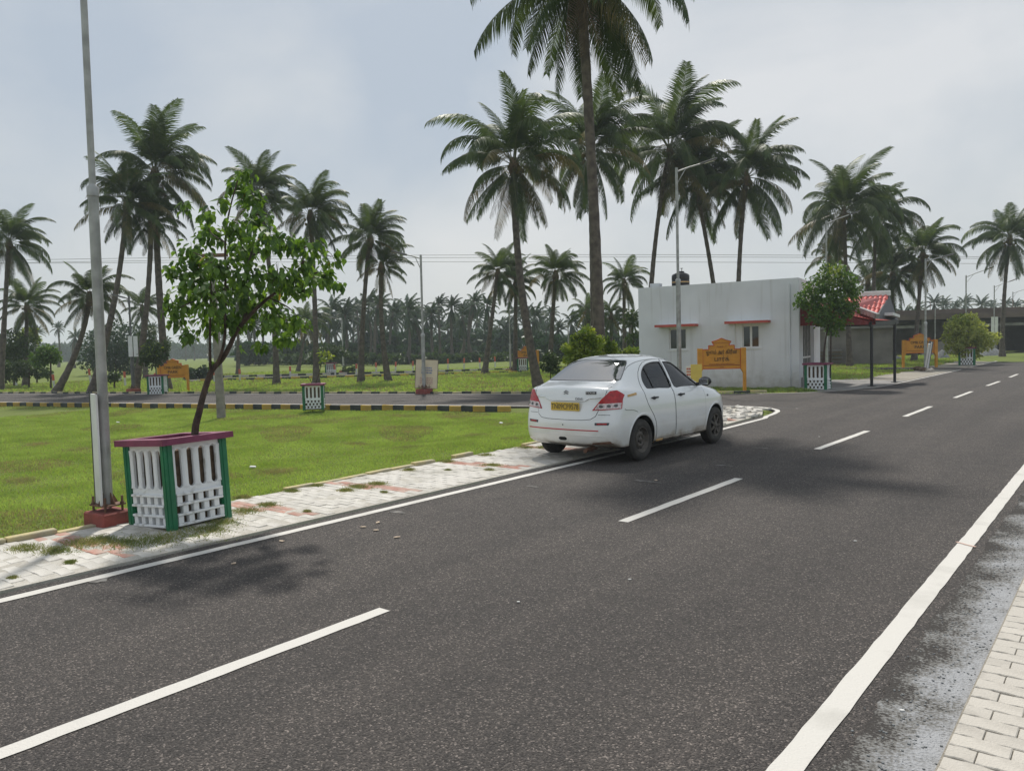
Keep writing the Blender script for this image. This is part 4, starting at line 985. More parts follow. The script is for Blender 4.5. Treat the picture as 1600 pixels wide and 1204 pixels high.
# ================================================================ precast tree guards (planters)
BLIND = 3
PW, PH = .66, .92
def make_planter():
    root = thing('planter', 'x', 'planter')
    h = PW/2
    for sx, sy in ((-1, -1), (1, -1), (1, 1), (-1, 1)):
        m = MB(); m.box(sx*h-.045, sx*h+.045, sy*h-.045, sy*h+.045, -.03, PH-.04, b=.006)
        m.box(sx*h-.052, sx*h+.052, sy*h-.018, sy*h+.018, -.03, PH-.042).box(sx*h-.018, sx*h+.018, sy*h-.052, sy*h+.052, -.03, PH-.042)
        m.build('post', M['green_paint'], root)
    rim = MB()
    o, i_ = h+.10, h-.05
    for a in range(4):
        R_ = Matrix.Rotation(a*pi/2, 4, 'Z')
        vs = [(-o, -o, PH-.045), (o, -o, PH-.045), (i_, -i_, PH-.045), (-i_, -i_, PH-.045), (-o, -o, PH+.02), (o, -o, PH+.02), (i_, -i_, PH+.02), (-i_, -i_, PH+.02)]
        rim.add(vs, [(0, 1, 5, 4), (4, 5, 6, 7), (3, 7, 6, 2), (0, 3, 2, 1)], R_)
    rim.build('rim', M['maroon'], root)
    MB().box(-h+.04, h-.04, -h+.04, h-.04, -.02, PH-.12).build('soil', M['soil'], root)
    z0, z1, zt = .02, .37, PH-.045
    bal = MB(); bal.tube([(0, 0, z1+.05), (0, 0, z1+.10), (0, 0, zt-.12), (0, 0, zt-.05)], [.040, .030, .030, .040], 8, cap=False); balm = bal.mesh('baluster', M['white_grille'])
    slab = MB().box(-h+.05, h-.05, -.05, .035, 0, .026, b=.006).mesh('slab', M['white_grille'])
    blk = MB().box(-.032, .032, -.036, .025, 0, .078, b=.005).mesh('block', M['white_grille'])
    for a in range(4):
        A = a*pi/2
        pr = MB()
        w_ = PW-.10; n = 4; pitch = w_/n
        pr.box(-w_/2, w_/2, -.022, .022, z1-.01, z1+.045).box(-w_/2, w_/2, -.022, .022, zt-.05, zt)
        for k in range(n):         # arched slot outline at top and bottom
            cx = -w_/2+pitch*(k+.5); hw = .036
            for zc, sg in ((zt-.05, -1), (z1+.045, 1)):
                P = [(cx-pitch/2, zc)] + [(cx-hw*cos(t), zc+sg*(.035-.035*sin(t)) if True else 0) for t in np.linspace(0, pi, 9)] + [(cx+pitch/2, zc)]
                for q in range(len(P)-1):
                    if abs(P[q+1][0]-P[q][0]) < 1e-6: continue
                    lo_, hi_ = (zc, None)
                    x0_, x1_ = P[q][0], P[q+1][0]; ze = (P[q][1]+P[q+1][1])/2
                    if abs(ze-zc) > .002: pr.box(x0_, x1_, -.018, .018, min(zc, ze), max(zc, ze))
            pr.box(cx-pitch/2, cx-hw, -.015, .015, z1+.04, zt-.045).box(cx+hw, cx+pitch/2, -.015, .015, z1+.04, zt-.045)
        if a == BLIND:             # blind backs on the narrow faces, with a few limewash drips
            pr.box(-w_/2, w_/2, .008, .014, z1, zt-.02)
        p = pr.build('grille_panel', M['white_grille'], root, loc=(sin(A)*h, -cos(A)*h, 0), rot=(0, 0, A))
        for k in range(n+1):
            obj('baluster', balm, p, (-w_/2+pitch*k, -.012, 0), scale=(1, .55, 1))
        for k in range(4): obj('slab', slab, p, (0, 0, z0+.105*k))
        for k in range(3):
            for j in range(5):
                x = -w_/2+.04+(.063 if k % 2 else 0)+j*.126
                if x < w_/2: obj('block', blk, p, (x, 0, z0+.105*k+.026))
    return root
PL = make_planter(); PL.location = (0, 0, 0)
p0 = G(262, 832); pf_ = Vector((-7.76, 3.86, 0))
def place_planter(o, x, y, z, rz, label, rx=0, ry=0, s=1.0):
    o.location = (x, y, z); o.rotation_euler = (rx, ry, rz); o.scale = (s, s, s); o['label'] = label; o['group'] = 'white and green tree guards beside the roads'
PLA = PL
first = copy_tree(PL)
place_planter(PLA, -8.08, 4.16, .0, .12, 'large leaning white tree guard with green corner posts and maroon rim beside the lamp post', rx=.0, ry=-.055)
cp = first; p = GZ(491, 24.6); place_planter(cp, p.x, p.y, -.02, .85, 'tree guard on the striped kerb of the side road holding a bare thin sapling', s=.86)
for (px, dist, rz, lab, s) in [(247, 36.5, .80, 'small tree guard in front of the distant orange park sign on the left', .98), (1278, 27.4, .08, 'tree guard in front of the grilled gate at the corner of the white building', 1.0), (1511, 45.5, .1, 'far tree guard under the yellow-green tree beside the main road', 1.12), (517, 58, .8, 'tiny pale tree guard far back in the field under a flat topped tree', 1.0), (816, 52, .8, 'tiny pale tree guard beside the far orange sign behind the curving palm', 1.0)]:
    c = copy_tree(PLA); p = GZ(px, dist); place_planter(c, p.x, p.y, tz(p.x, p.y)+.03 if dist > 30 and px < 900 else .0, rz, lab, s=s)

# ================================================================ lamp posts
def lamp_post(base, top_h, step_h, r0, r1, arm_dir, arm_len, label, rise=.35, plinth=True, lean=(0, 0), group='galvanised street lamps', arm_z=-.15, strap=False, col='galv', arms=None, pz=.20, pw=.26):
    t = thing('street_lamp', label, 'street lamp', base, 0, group); t.rotation_euler = (lean[0], lean[1], 0)
    if plinth:
        m = MB().box(-pw, pw, -pw*.9, pw*.9, -.2, pz, b=.015); m.build('plinth', M['red_plinth'], t, rot=(0, 0, .12))
        b = MB().box(-pw*.75, pw*.75, -pw*.65, pw*.65, pz+.06, pz+.075).build('base_plate', M['rust'], t, rot=(0, 0, .12))
        for sx in (-1, 1):
            for sy in (-1, 1): MB().tube([(sx*pw*.6, sy*pw*.5, pz-.02), (sx*pw*.6, sy*pw*.5, pz+.16)], .012, 6).lathe([(0, 0), (.022, 0), (.022, .02), (0, .02)], 6, Matrix.Translation((sx*pw*.6, sy*pw*.5, pz+.075))).build('anchor_bolt', M['rust'], b)
        for k in range(4):
            A = k*pi/2+.12; g = MB().add([(r0*.8, -.005, 0), (r0+.07, -.005, 0), (r0*.9, -.005, .13), (r0*.8, .005, 0), (r0+.07, .005, 0), (r0*.9, .005, .13)], [(0, 1, 2), (5, 4, 3), (0, 3, 4, 1), (1, 4, 5, 2)], Matrix.Translation((0, 0, pz+.075)) @ Matrix.Rotation(A, 4, 'Z')); g.build('gusset', M['rust'], b)
        zb = pz+.07
    else: zb = -.1
    MB().tube([(0, 0, zb), (0, 0, step_h)], r0, 16).build('lower_pole', M[col], t)
    MB().tube([(0, 0, step_h-.03), (0, 0, step_h+.06), (0, 0, step_h+.10)], [r0*1.16, r0*1.16, r1], 16).build('collar', M[col], t)
    MB().tube([(0, 0, step_h), (0, 0, top_h)], r1, 12).build('upper_pole', M[col], t)
    for (ad, al) in (arms or [(arm_dir, arm_len)]):
        dx, dy = ad; q = Vector((dx, dy, 0)).normalized()
        z = top_h+arm_z; e = q*al+Vector((0, 0, z+rise*al))
        a = MB().tube([(0, 0, z), q*al*.5+Vector((0, 0, z+rise*al*.55)), e], r1*.55, 8).tube([(0, 0, z-.45), q*al*.35+Vector((0, 0, z+rise*al*.33))], r1*.35, 6).build('arm', M[col], t)
        Mh = Matrix.Translation(e) @ (q+Vector((0, 0, rise))).normalized().to_track_quat('X', 'Z').to_matrix().to_4x4()
        hd = MB().box(-.08, .55, -.10, .10, -.03, .035, Mh, b=.012).build('lamp_head', M['galv_dark'], t)
        MB().box(.08, .48, -.075, .075, -.037, -.031, Mh).build('lens', M['clear_lens'], hd)
    return t
p = G(170, 818); LP0 = p
VR_ = Vector((cos(YAW), sin(YAW), 0))          # picture right, on the ground
near = lamp_post((p.x, p.y, 0), 8.3, 3.55, .052, .034, (1, .1), 1.6, 'tall near street lamp on a red plinth, its top out of view', lean=(0, 0), pz=.15, pw=.19)
near.rotation_euler = (0, .012, 0)
# narrow flex board tied against its left side
o = thing('banner_board', 'narrow black-edged white board standing on end, tied against the near lamp post', 'board', (p.x, p.y, 0))
P = -VR_*.062
m = MB(); Mx = Matrix.Translation(P-VR_*.018-VIEW*.02) @ Matrix.Rotation(YAW+.67, 4, 'Z')
m.box(-.010, .010, -.15, .14, .22, 1.42, Mx).build('panel', M['white'], o)
MB().box(-.016, .016, .14, .16, .21, 1.43, Mx).build('frame_bar', M['black_paint'], o)
MB().box(.0, .03, -.03, .0, .21, 1.43, Matrix.Translation(P+VR_*.012) @ Matrix.Rotation(YAW, 4, 'Z')).build('frame_bar', M['rust'], o)
MB().lathe([(.055, 1.40), (.059, 1.41), (.055, 1.42)], 16).build('tie_wire', M['galv_dark'], o)
def px_lamp(px, dist, py_top, label, adir, alen, rise=.3, r0=.075, r1=.045, step=None, plinth=True, z0=.0, **k):
    b = GZ(px, dist, z0); t_ = D(px, py_top, dist).z
    return lamp_post((b.x, b.y, z0), t_-z0, step or (t_-z0)*.42, r0, r1, adir, alen, label, rise, plinth, **k)
rt = (VR_.x, VR_.y); lt = (-VR_.x, -VR_.y); fw = (VIEW.x, VIEW.y)
px_lamp(663, 30.8, 398, 'street lamp behind the beige notice board, its arm pointing left', lt, .62, .28, lean=(0, .008))
px_lamp(1062, 28.6, 262, 'tallest roadside street lamp in front of the white building, long arm to the right', rt, .95, .30, r0=.085, r1=.05, step=4.05, plinth=False)
px_lamp(1446, 40, 404, 'street lamp with a folded banner leaning on its foot, right of the canopy', rt, .9, .25, plinth=False)
px_lamp(1292, 42, 345, 'street lamp half hidden in palm fronds above the canopy tree', rt, 1.3, .35, plinth=False)
px_lamp(1509, 60, 430, 'street lamp rising out of the yellow-green tree', rt, 1.6, .35, plinth=False)
px_lamp(1553, 68, 446, 'street lamp with two small white boards, right of the yellow-green tree', rt, 1.4, .35, plinth=False)
px_lamp(1582, 82, 456, 'farthest street lamp at the right edge of the picture', rt, 1.3, .3, plinth=False)
px_lamp(1461, 70, 480, 'thin short pole between the far lamps in front of the unfinished building', rt, .2, .2, plinth=False, r0=.05, r1=.04)
px_lamp(537, 62, 497, 'thin street lamp standing before the far palm grove', lt, .5, .3)
px_lamp(798, 54, 482, 'thin street lamp beside the far orange sign, red foot', rt, .4, .3)
px_lamp(889, 60, 503, 'thin street lamp behind the car left of the bright shrub', lt, .6, .3, plinth=False)
ln_ = px_lamp(209, 38, 462, 'thin dark lamp post with two white panels left of the park sign', lt, .3, .3, col='galv_dark', plinth=True, r0=.09)
def board(px, py0, py1, dist, wpx, label, cat, m, tilt=0, yaw=0, group=None, thick=.02):
    c = D(px, (py0+py1)/2, dist); hh = (py1-py0)/F*dist/2; ww = wpx/F*dist/2
    o = thing('board', label, cat, c, YAW+yaw, group); o.rotation_euler = (0, tilt, YAW+yaw)
    pl = MB().box(-ww, ww, -thick, thick, -hh, hh).build('panel', m, o); return o, ww, hh
for dx in (-4.2, 4.0): board(208+dx, 525, 557, 37.8, 6.3, 'left of two narrow white panels on the thin dark lamp post' if dx < 0 else 'right of two narrow white panels on the thin dark lamp post', 'panel', M['white'])
for dx in (-3, 3): board(1554+dx, 495, 519, 67.5, 4.5, 'left small white board on the lamp right of the yellow-green tree' if dx < 0 else 'right small white board on the lamp right of the yellow-green tree', 'panel', M['white'])
# beige notice board behind the lamp
nb, ww, hh = board(666.5, 562, 606, 31.0, 34, 'tilted beige notice board with faded blue and pink print tied behind the lamp', 'notice board', M['cream'], tilt=.07)
MB().box(-ww-.02, ww+.02, -.03, .03, -hh-.02, -hh).box(-ww-.02, ww+.02, -.03, .03, hh, hh+.02).box(-ww-.02, -ww, -.03, .03, -hh, hh).box(ww, ww+.02, -.03, .03, -hh, hh).build('frame', M['wood_post'], nb)
rp_ = random.Random(5)
def scribble(parent, name, m, x0, x1, z0, z1, rows, y=-.023, sx=.05):
    mb = MB(); dz = (z1-z0)/rows
    for r in range(rows):
        x = x0
        while x < x1-.02:
            l_ = rp_.uniform(.6, 2.2)*sx
            mb.box(x, min(x+l_, x1), y-.002, y, z0+dz*r+dz*.2, z0+dz*r+dz*.8); x += l_+sx*.35
    return mb.build(name, m, parent)
scribble(nb, 'blue_lettering', M['blue_print'], -ww*.48, ww*.52, 0, hh*.52, 3); scribble(nb, 'pink_lettering', M['pink_print'], -ww*.6, ww*.6, -hh*.72, -hh*.22, 4)
# folded banner at the foot of the right lamp
o = thing('folded_banner', 'torn white and grey banner frame leaning on the lamp right of the canopy', 'banner', GZ(1447, 39.6))
MB().box(-.04, .04, -.30, .30, 0, 1.45, Matrix.Rotation(.16, 4, 'Y') @ Matrix.Rotation(.15, 4, 'X')).build('panel', M['litter'], o); MB().box(-.05, .05, -.33, -.28, 0, 1.55, Matrix.Rotation(.16, 4, 'Y')).box(-.05, .05, .28, .33, 0, 1.5, Matrix.Rotation(.16, 4, 'Y')).build('frame', M['galv_dark'], o)
# ================================================================ orange park signs
def park_sign(base, yaw, width, lines, small, label, sc=1.0, textsx=1.0):
    t = thing('park_sign', label, 'sign', base, yaw, 'orange park name signs'); t.scale = (sc,)*3
    W2 = width/2
    for sx in (-1, 1):
        P = [(sx*(W2-.10), 0), (sx*W2, 0), (sx*W2, 1.62), (sx*(W2-.18), 1.62), (sx*(W2-.18), .85), (sx*(W2-.10), .70)]
        MB().prism(P if sx > 0 else P[::-1], -.09, .09, Matrix.Rotation(pi/2, 4, 'X')).build('post', M['sign_orange'], t)
    a = W2-.185
    B = [(-a, .87), (a, .87), (a, 1.58), (a-.22, 1.58), (a-.22, 1.72), (a-.42, 1.72), (.34, 1.86), (.16, 1.91), (0, 1.98), (-.16, 1.91), (-.34, 1.86), (-a+.42, 1.72), (-a+.22, 1.72), (-a+.22, 1.58), (-a, 1.58)]
    bd = MB().prism(B, -.04, .04, Matrix.Rotation(pi/2, 4, 'X')).build('board', M['sign_orange'], t)
    ed = MB()
    for k in range(len(B)):
        p_, q = Vector(B[k]), Vector(B[(k+1) % len(B)]); d = (q-p_); ang = math.atan2(d.y, d.x)
        ed.box(0, d.length, -.055, .055, -.014, .014, Matrix.Translation((p_.x, 0, p_.y)) @ Matrix.Rotation(-ang, 4, 'Y'))
    ed.build('edging', M['sign_red'], bd)
    MB().box(-a+.03, a-.03, -.050, -.044, .98, 1.005).build('rule', M['sign_brown'], bd)
    MB().box(-.3, .3, -.050, -.044, 1.80, 1.815).build('rule', M['sign_brown'], bd)
    for txt_, z, size, sx in lines:
        obj('lettering', text_mesh(txt_, size, M['sign_text'], .004, sx), bd, (0, -.048, z), (pi/2, 0, 0))
    for txt_, z, size in small:
        obj('small_lettering', text_mesh(txt_, size, M['sign_brown'], .003), bd, (0, -.048, z), (pi/2, 0, 0))
    return t
p = GZ(1128, 27.0); tam = [('ஓஎம் அர் கிரீன்', 1.47, .20, .70), ('பார்க்', 1.22, .22, .85)]
park_sign((p.x, p.y, 0), YAW-.12, 1.72, tam, [('PHASE - I', 1.665, .08), ('DTCP & RERA APPROVED PLOTS', 1.035, .062), ('CMDA', .925, .05)], 'orange sign with black Tamil lettering in front of the white building', .96, 1)
eng = [('OMR GREEN', 1.46, .23, .8), ('PARK', 1.20, .25, 1.0)]
for px, dist, w_, lab, sc, yw in [(272, 38.5, 1.8, 'orange sign reading green park behind the small tree guard at left', .84, .02), (1437, 44, 1.9, 'orange park sign behind the lamp with the folded banner', 1.0, -.1), (825, 55, 1.7, 'tiny orange park sign behind the curving palm trunk', .95, .05)]:
    p = GZ(px, dist, -.02); park_sign((p.x, p.y, -.05), YAW+yw, w_, eng, [], lab, sc)
# yellow board right of the car
o, ww, hh = board(1088, 569, 600, 26.0, 17, 'plain yellow board standing between the car mirror and the orange sign', 'board', M['yellow_board'], yaw=-.15)
MB().box(-ww*.9, -ww*.8, -.02, .02, -.9, -hh).box(ww*.8, ww*.9, -.02, .02, -.9, -hh).build('leg', M['galv_dark'], o)
o2, ww, hh = board(1076, 572, 590, 26.6, 8, 'small white and red notice beside the yellow board', 'notice', M['white'], yaw=-.1)
scribble(o2, 'lettering', M['post_red'], -ww*.8, ww*.8, -hh*.7, hh*.8, 3, sx=.03)

# ================================================================ fence posts with red tops
FP = [(26, 603), (85, 606), (142, 599), (196, 602), (243, 600), (335, 596), (375, 594), (454, 589), (524, 586), (557, 585), (588, 583), (618, 582), (645, 581), (700, 578), (725, 577), (750, 576), (774, 574), (899, 574), (912, 573)]
fpo = None; words = ['first', 'second', 'third', 'fourth', 'fifth', 'sixth', 'seventh', 'eighth', 'ninth', 'tenth', 'eleventh', 'twelfth', 'thirteenth', 'fourteenth', 'fifteenth', 'sixteenth', 'seventeenth', 'eighteenth', 'nineteenth']
for k, (px, py) in enumerate(FP):
    q = G(px, py, .03); hgt = (18 if px < 300 else 18)/F*depth(q)*1.05
    if px < 200: hgt *= 1.25
    if fpo is None:
        fpo = thing('fence_post', 'x', 'fence post', group='red-topped fence posts across the field')
        MB().box(-.05, .05, -.05, .05, -.3, .6, b=.01).build('shaft', M['post_white'], fpo); MB().box(-.053, .053, -.053, .053, .6, 1.0, b=.012).build('cap_band', M['post_red'], fpo); c = fpo
    else: c = copy_tree(fpo)
    c.location = (q.x, q.y, tz(q.x, q.y)); c.scale = (1, 1, hgt); c.rotation_euler = (random.Random(k).gauss(0, .03), random.Random(k+9).gauss(0, .03), .3)
    relabel(c, f'white field post with a red top, {words[k]} in the row from the left')
# old concrete utility pole in the near field
b = GZ(346, 23.6, -.12); tp = D(330, 395, 23.9)
o = thing('utility_pole', 'square grey concrete utility pole standing behind the near tree', 'utility pole', (b.x, b.y, -.15))
m = MB(); v = Vector(tp)-Vector((b.x, b.y, -.15)); m.tube([(0, 0, 0), v*.5, v], [.155, .125, .095], 4, sm=False); m.build('shaft', M['conc_pole'], o)
MB().box(-.5, .5, -.04, .04, -.05, .05, Matrix.Translation(v*.985) @ Matrix.Rotation(YAW, 4, 'Z')).build('crossarm', M['rust'], o)
# two stakes beside the tree in the guard
# ================================================================ overhead cables
for k, (y0, y1, y2, dist, lab) in enumerate([(411, 398, 405, 62, 'uppermost thin overhead cable crossing behind the palms'), (415, 402, 407, 62.3, 'second thin overhead cable crossing behind the palms'), (413, 409, 414, 64, 'lowest thin overhead cable crossing behind the palms')]):
    pts = [D(x, y0+(y2-y0)*(x+200)/2000 - 4*(y0*.5+y2*.5-y1)*((x+200)/2000)*(1-(x+200)/2000), dist) for x in range(-200, 1801, 100)]
    o = MB().tube(pts, .018, 5).build('overhead_cable', M['wire']); tag(o, lab, 'cable', 'overhead cables')
for px in (-200, 1800):
    q = D(px, 408, 62); o = MB().tube([(0, 0, -q.z), (0, 0, .6)], [.2, .13], 8).build('cable_pole', M['conc_pole'], None, loc=q); tag(o, 'concrete pole carrying the overhead cables beyond the ' + ('left' if px < 0 else 'right') + ' side of the view', 'utility pole')
# ================================================================ white building
BA = rad(9)
B = thing('white_building', 'flat-roofed single-storey white building with two small windows under red shades', 'building', (-9.64, 28.63, 0), BA)
BL = MB; Wd, Dp, Ht = 5.85, 5.2, 4.06
def bw(): return MB()
# front wall facing the side road is the plane y=0, x from -Wd to 0 ; windows cut as real recesses
wins = [(-1.62, .62), (-4.02, .62)]           # centre x, half width is fixed
def locx(px, y=0):                     # wall x hit by the sight line through a picture column
    d = ray(px, 560); o = B.matrix_world.inverted() if False else Matrix.Rotation(-BA, 4, 'Z') @ Matrix.Translation((9.64, -28.63, 0))
    a = o @ Vector((0, 0, H)); dd = Matrix.Rotation(-BA, 3, 'Z') @ d; t = (y-a.y)/dd.y; return (a+dd*t).x
def locz(px, py):
    d = ray(px, py); o = Matrix.Rotation(-BA, 4, 'Z') @ Matrix.Translation((9.64, -28.63, 0))
    a = o @ Vector((0, 0, H)); dd = Matrix.Rotation(-BA, 3, 'Z') @ d; t = (0-a.y)/dd.y; return (a+dd*t).z
Wd = -locx(999)
zr0, zl0 = locz(1240, 434), locz(999, 450)
WIN = []
for x0, x1, yt, yb in ((1046, 1073, 513, 546), (1160, 1187, 508, 543)):
    WIN.append((locx(x0), locx(x1), locz((x0+x1)/2, yb), locz((x0+x1)/2, yt)))
T = .2
m = MB(); xs = [-Wd]+[v for w_ in WIN for v in (w_[0], w_[1])]+[0]
zbs, zts = min(w_[2] for w_ in WIN), max(w_[3] for w_ in WIN)
def zroof(x): return zr0+(zl0-zr0)*(-x/Wd)
def wallseg(x0, x1, z0, z1, top=False):
    if top: m.add([(x0, 0, z0), (x1, 0, z0), (x1, T, z0), (x0, T, z0), (x0, 0, zroof(x0)), (x1, 0, zroof(x1)), (x1, T, zroof(x1)), (x0, T, zroof(x0))], [(0, 1, 5, 4), (2, 3, 7, 6), (4, 5, 6, 7), (0, 3, 2, 1), (0, 4, 7, 3), (1, 2, 6, 5)])
    else: m.box(x0, x1, 0, T, z0, z1)
wallseg(-Wd, WIN[0][0], -.3, 0, True); wallseg(WIN[0][1], WIN[1][0], -.3, 0, True); wallseg(WIN[1][1], 0, -.3, 0, True)
for w_ in WIN: wallseg(w_[0], w_[1], w_[3], 0, True); wallseg(w_[0], w_[1], -.3, w_[2])
m.build('front_wall', M['wall'], B)
dpt = 5.0
zb_ = zroof(0)-.02
sw = MB(); sw.box(-T, 0, T, .85, -.3, zroof(0)).box(-T, 0, .85, 3.4, 2.75, zroof(0)).box(-T, 0, 3.4, dpt, -.3, zroof(0)); sw.build('gate_side_wall', M['wall'], B)
MB().box(-Wd, -Wd+T, T, dpt, -.3, zroof(-Wd)).box(-Wd+T, -T, dpt-T, dpt, -.3, min(zl0, zr0)).build('rear_wall', M['wall'], B)
MB().box(-Wd+T, -T, T, dpt-T, min(zr0, zl0)-.42, min(zr0, zl0)-.30).build('roof', M['conc'], B)
MB().box(-Wd+T, -T, T+.02, dpt-T, -.1, .05).build('floor', M['conc'], B)
for w_ in WIN:
    x0, x1, z0, z1 = w_; f = MB(); c = (x0+x1)/2; fw_ = .045
    f.box(x0-.05, x1+.05, -.03, .0-.002, z0-.06, z0-.005)
    f.box(x0, x0+fw_, .05, .10, z0, z1).box(x1-fw_, x1, .05, .10, z0, z1).box(x0+fw_, x1-fw_, .05, .10, z0, z0+fw_).box(x0+fw_, x1-fw_, .05, .10, z1-fw_, z1).box(c-.04, c+.04, .045, .105, z0+fw_, z1-fw_)
    wo = f.build('window', M['white'], B)
    for a_, b_ in ((x0+fw_, c-.04), (c+.04, x1-fw_)): MB().box(a_, b_, .07, .08, z0+fw_, z1-fw_).build('pane', M['pane'], wo)
for x0, x1, yb, tk in ((1024, 1086, 510, .13), (1133, 1200, 504.5, .13)):
    a_, b_ = locx(x0, -.45), locx(x1, -.45); zz = locz((x0+x1)/2, yb)+.0
    d = ray((x0+x1)/2, yb); o = Matrix.Rotation(-BA, 4, 'Z') @ Matrix.Translation((9.64, -28.63, 0)); q = o @ Vector((0, 0, H)); dd = Matrix.Rotation(-BA, 3, 'Z') @ d; zz = (q+dd*((-.45-q.y)/dd.y)).z
    s_ = MB().box(a_, b_, -.45, -.002, zz, zz+.08).build('sun_shade', M['white'], B); MB().box(a_-.01, b_+.01, -.47, -.452, zz-.01, zz+.085).box(b_, b_+.012, -.45, -.004, zz-.01, zz+.085).build('painted_edge', M['shade_red'], s_)
MB().tube([(WIN[1][0]-.25, -.02, 1.0), (WIN[1][0]-.25, -.02, 2.45)], .016, 6).build('conduit', M['litter'], B)
MB().tube([(-.32, -.035, .0), (-.32, -.035, zroof(0)-.2)], .03, 8).build('rain_pipe', M['wall'], B)
MB().box(-Wd-.02, .02, -.03, .0, zl0-.02, zl0) if False else None
MB().box(-.02, .012, .02, .60, .0, .36).build('step', M['conc'], B, loc=(.0, .4, 0))
# white parapet block and the water tank
xb = locx(1020); MB().box(xb-.18, xb+.2, .3, .7, zroof(xb)-.3, zroof(xb)+.17).build('parapet_block', M['wall'], B)
tx = locx(1064, 1.2); tk = thing('water_tank', 'black plastic water tank with an orange band on the white building roof', 'water tank', (0, 0, 0))
wp = Matrix.Translation((-9.64, 28.63, 0)) @ Matrix.Rotation(BA, 4, 'Z') @ Vector((tx, 1.3, zl0-.3)); tk.location = wp
MB().lathe([(0, 0), (.36, 0), (.36, .10), (.345, .12), (.36, .14), (.36, .34), (.345, .36), (.36, .38), (.36, .58), (.345, .60), (.36, .62), (.36, .78), (.33, .84), (.20, .90), (.14, .92)], 32).build('shell', M['black'], tk)
MB().lathe([(.363, .50), (.363, .545)], 32).build('band', M['tape_orange'], tk)
MB().lathe([(0, .98), (.15, .97), (.16, .90), (.13, .90)], 20).tube([(.06, 0, .96), (.06, 0, 1.10)], .015, 6).box(0, .11, -.015, .015, 1.08, 1.10).build('lid', M['black'], tk)
# grilled gate inside the recess
gt = MB().box(-.14, -.11, .87, 3.38, .06, .12).box(-.14, -.11, .87, 3.38, 1.05, 1.12).box(-.14, -.11, .87, 3.38, 2.6, 2.68).box(-.14, -.11, .87, .95, .06, 2.68).box(-.14, -.11, 3.3, 3.38, .06, 2.68).build('gate', M['white'], B)
for k in range(20): MB().box(-.135, -.115, .97+.12*k, .985+.12*k+.01, .12, 2.6).build('gate_bar', M['galv'] if k % 3 else M['black_paint'], gt)
MB().box(-.20, -.17, 1.3, 3.3, .1, 2.2).build('gate_sheet', M['white'], gt)
MB().box(-.19, -.02, .852, .866, .0, 2.6).build('gate_post', M['green_paint'], B)
# ================================================================ entrance canopy
CN = thing('entrance_canopy', 'entrance canopy on black posts with red tiled roof and dark red side sheet', 'canopy', (-9.64, 28.63, 0))
CO = Vector((-9.64, 28.63, 0))
def L_(p): return Vector(p)-CO
p1 = G(1362, 603, .004); p2 = G(1398, 597, .004)
h1 = D(1362, 507, depth(p1)).z; h2 = D(1398, 504, depth(p2)).z
for q, hh_ in ((p1, h1), (p2, h2)): MB().tube([L_((q.x, q.y, 0)), L_((q.x, q.y, hh_))], .055, 10).box(-.12, .12, -.12, .12, 0, .02, Matrix.Translation(L_((q.x, q.y, 0)))).build('post', M['black_paint'], CN)
# dark red end sheet, from the wall corner to the first post
dA = 28.55; A0 = D(1244, 509, dA); A1 = D(1368, 507, depth(p1)-.05); A2 = D(1368, 497, depth(p1)-.05); A3 = D(1330, 478, 29.5); A4 = D(1244, 470, dA)
def slab(pts, th, m, name, parent, dirv=None):
    n = Vector(dirv) if dirv is not None else (Vector(pts[1])-Vector(pts[0])).cross(Vector(pts[2])-Vector(pts[0])).normalized()
    a_ = [L_(p) for p in pts]; b_ = [p+n*th for p in a_]; k = len(a_)
    return MB().add([p[:] for p in a_+b_], [tuple(range(k)), tuple(range(2*k-1, k-1, -1))]+[(i, i+k, (i+1) % k+k, (i+1) % k) for i in range(k)]).build(name, m, parent)
slab([A0, A1, A2, A3, A4], .03, M['red_sheet'], 'side_sheet', CN, VIEW)
rib_dir = (A1-A0).normalized()
for k in range(1, 26):
    a_ = A0.lerp(A1, k/26); t = k/26; top_ = A4.lerp(A3, min(1, t/.69)) if t < .69 else A3.lerp(A2, (t-.69)/.31)
    MB().tube([L_(a_)-VIEW*.004, L_(Vector((a_.x, a_.y, top_.z-.03)))-VIEW*.004], .010, 5, cap=False).build('sheet_rib', M['red_sheet'], CN)
# grey-white rake flashing
R1, R2 = D(1327, 481, 29.35), D(1369, 496.5, depth(p1)-.15)
MB().box(0, (R2-R1).length, -.02, .14, -.04, .15, Matrix.Translation(L_(R1)) @ (R2-R1).to_track_quat('X', 'Z').to_matrix().to_4x4()).build('rake_flashing', M['galv'], CN)
# tiled slope facing the side road: every course of tiles is its own row of pieces
TL, TR, BR, BL_ = D(1318, 464, 31.4), D(1388, 461, 31.8), D(1380, 493, 29.9), D(1318, 482, 29.4)
slab([BL_, BR, TR, TL], .02, M['red_sheet'], 'roof_deck', CN, -Vector((BR-BL_).cross(TL-BL_)).normalized())
nC, nR = 9, 4; nrm = (BR-BL_).cross(TL-BL_).normalized()
for i in range(nC):
    for j in range(nR):
        def at(u, v): return (BL_.lerp(BR, u)).lerp(TL.lerp(TR, u), v)
        u0, u1, v0, v1 = i/nC, (i+1)/nC, j/nR, (j+1.06)/nR
        vs = []
        for q in range(6):
            u = u0+(u1-u0)*q/5; hb = .045*sin(pi*min(1, q/4)) if q < 5 else 0
            vs += [L_(at(u, v0)+nrm*(hb+.035)), L_(at(u, v1)+nrm*(hb+.010)), L_(at(u, v0)+nrm*.0)]
        m = MB(); m.smooth = False
        m.add([v[:] for v in vs], [(3*q, 3*q+3, 3*q+4, 3*q+1) for q in range(5)]+[(3*q+2, 3*q+5, 3*q+3, 3*q) for q in range(5)]); m.build('roof_tile', M['red_tile'], CN)
Q1, Q2 = D(1322, 461.5, 31.4), D(1388.5, 458.5, 31.9)
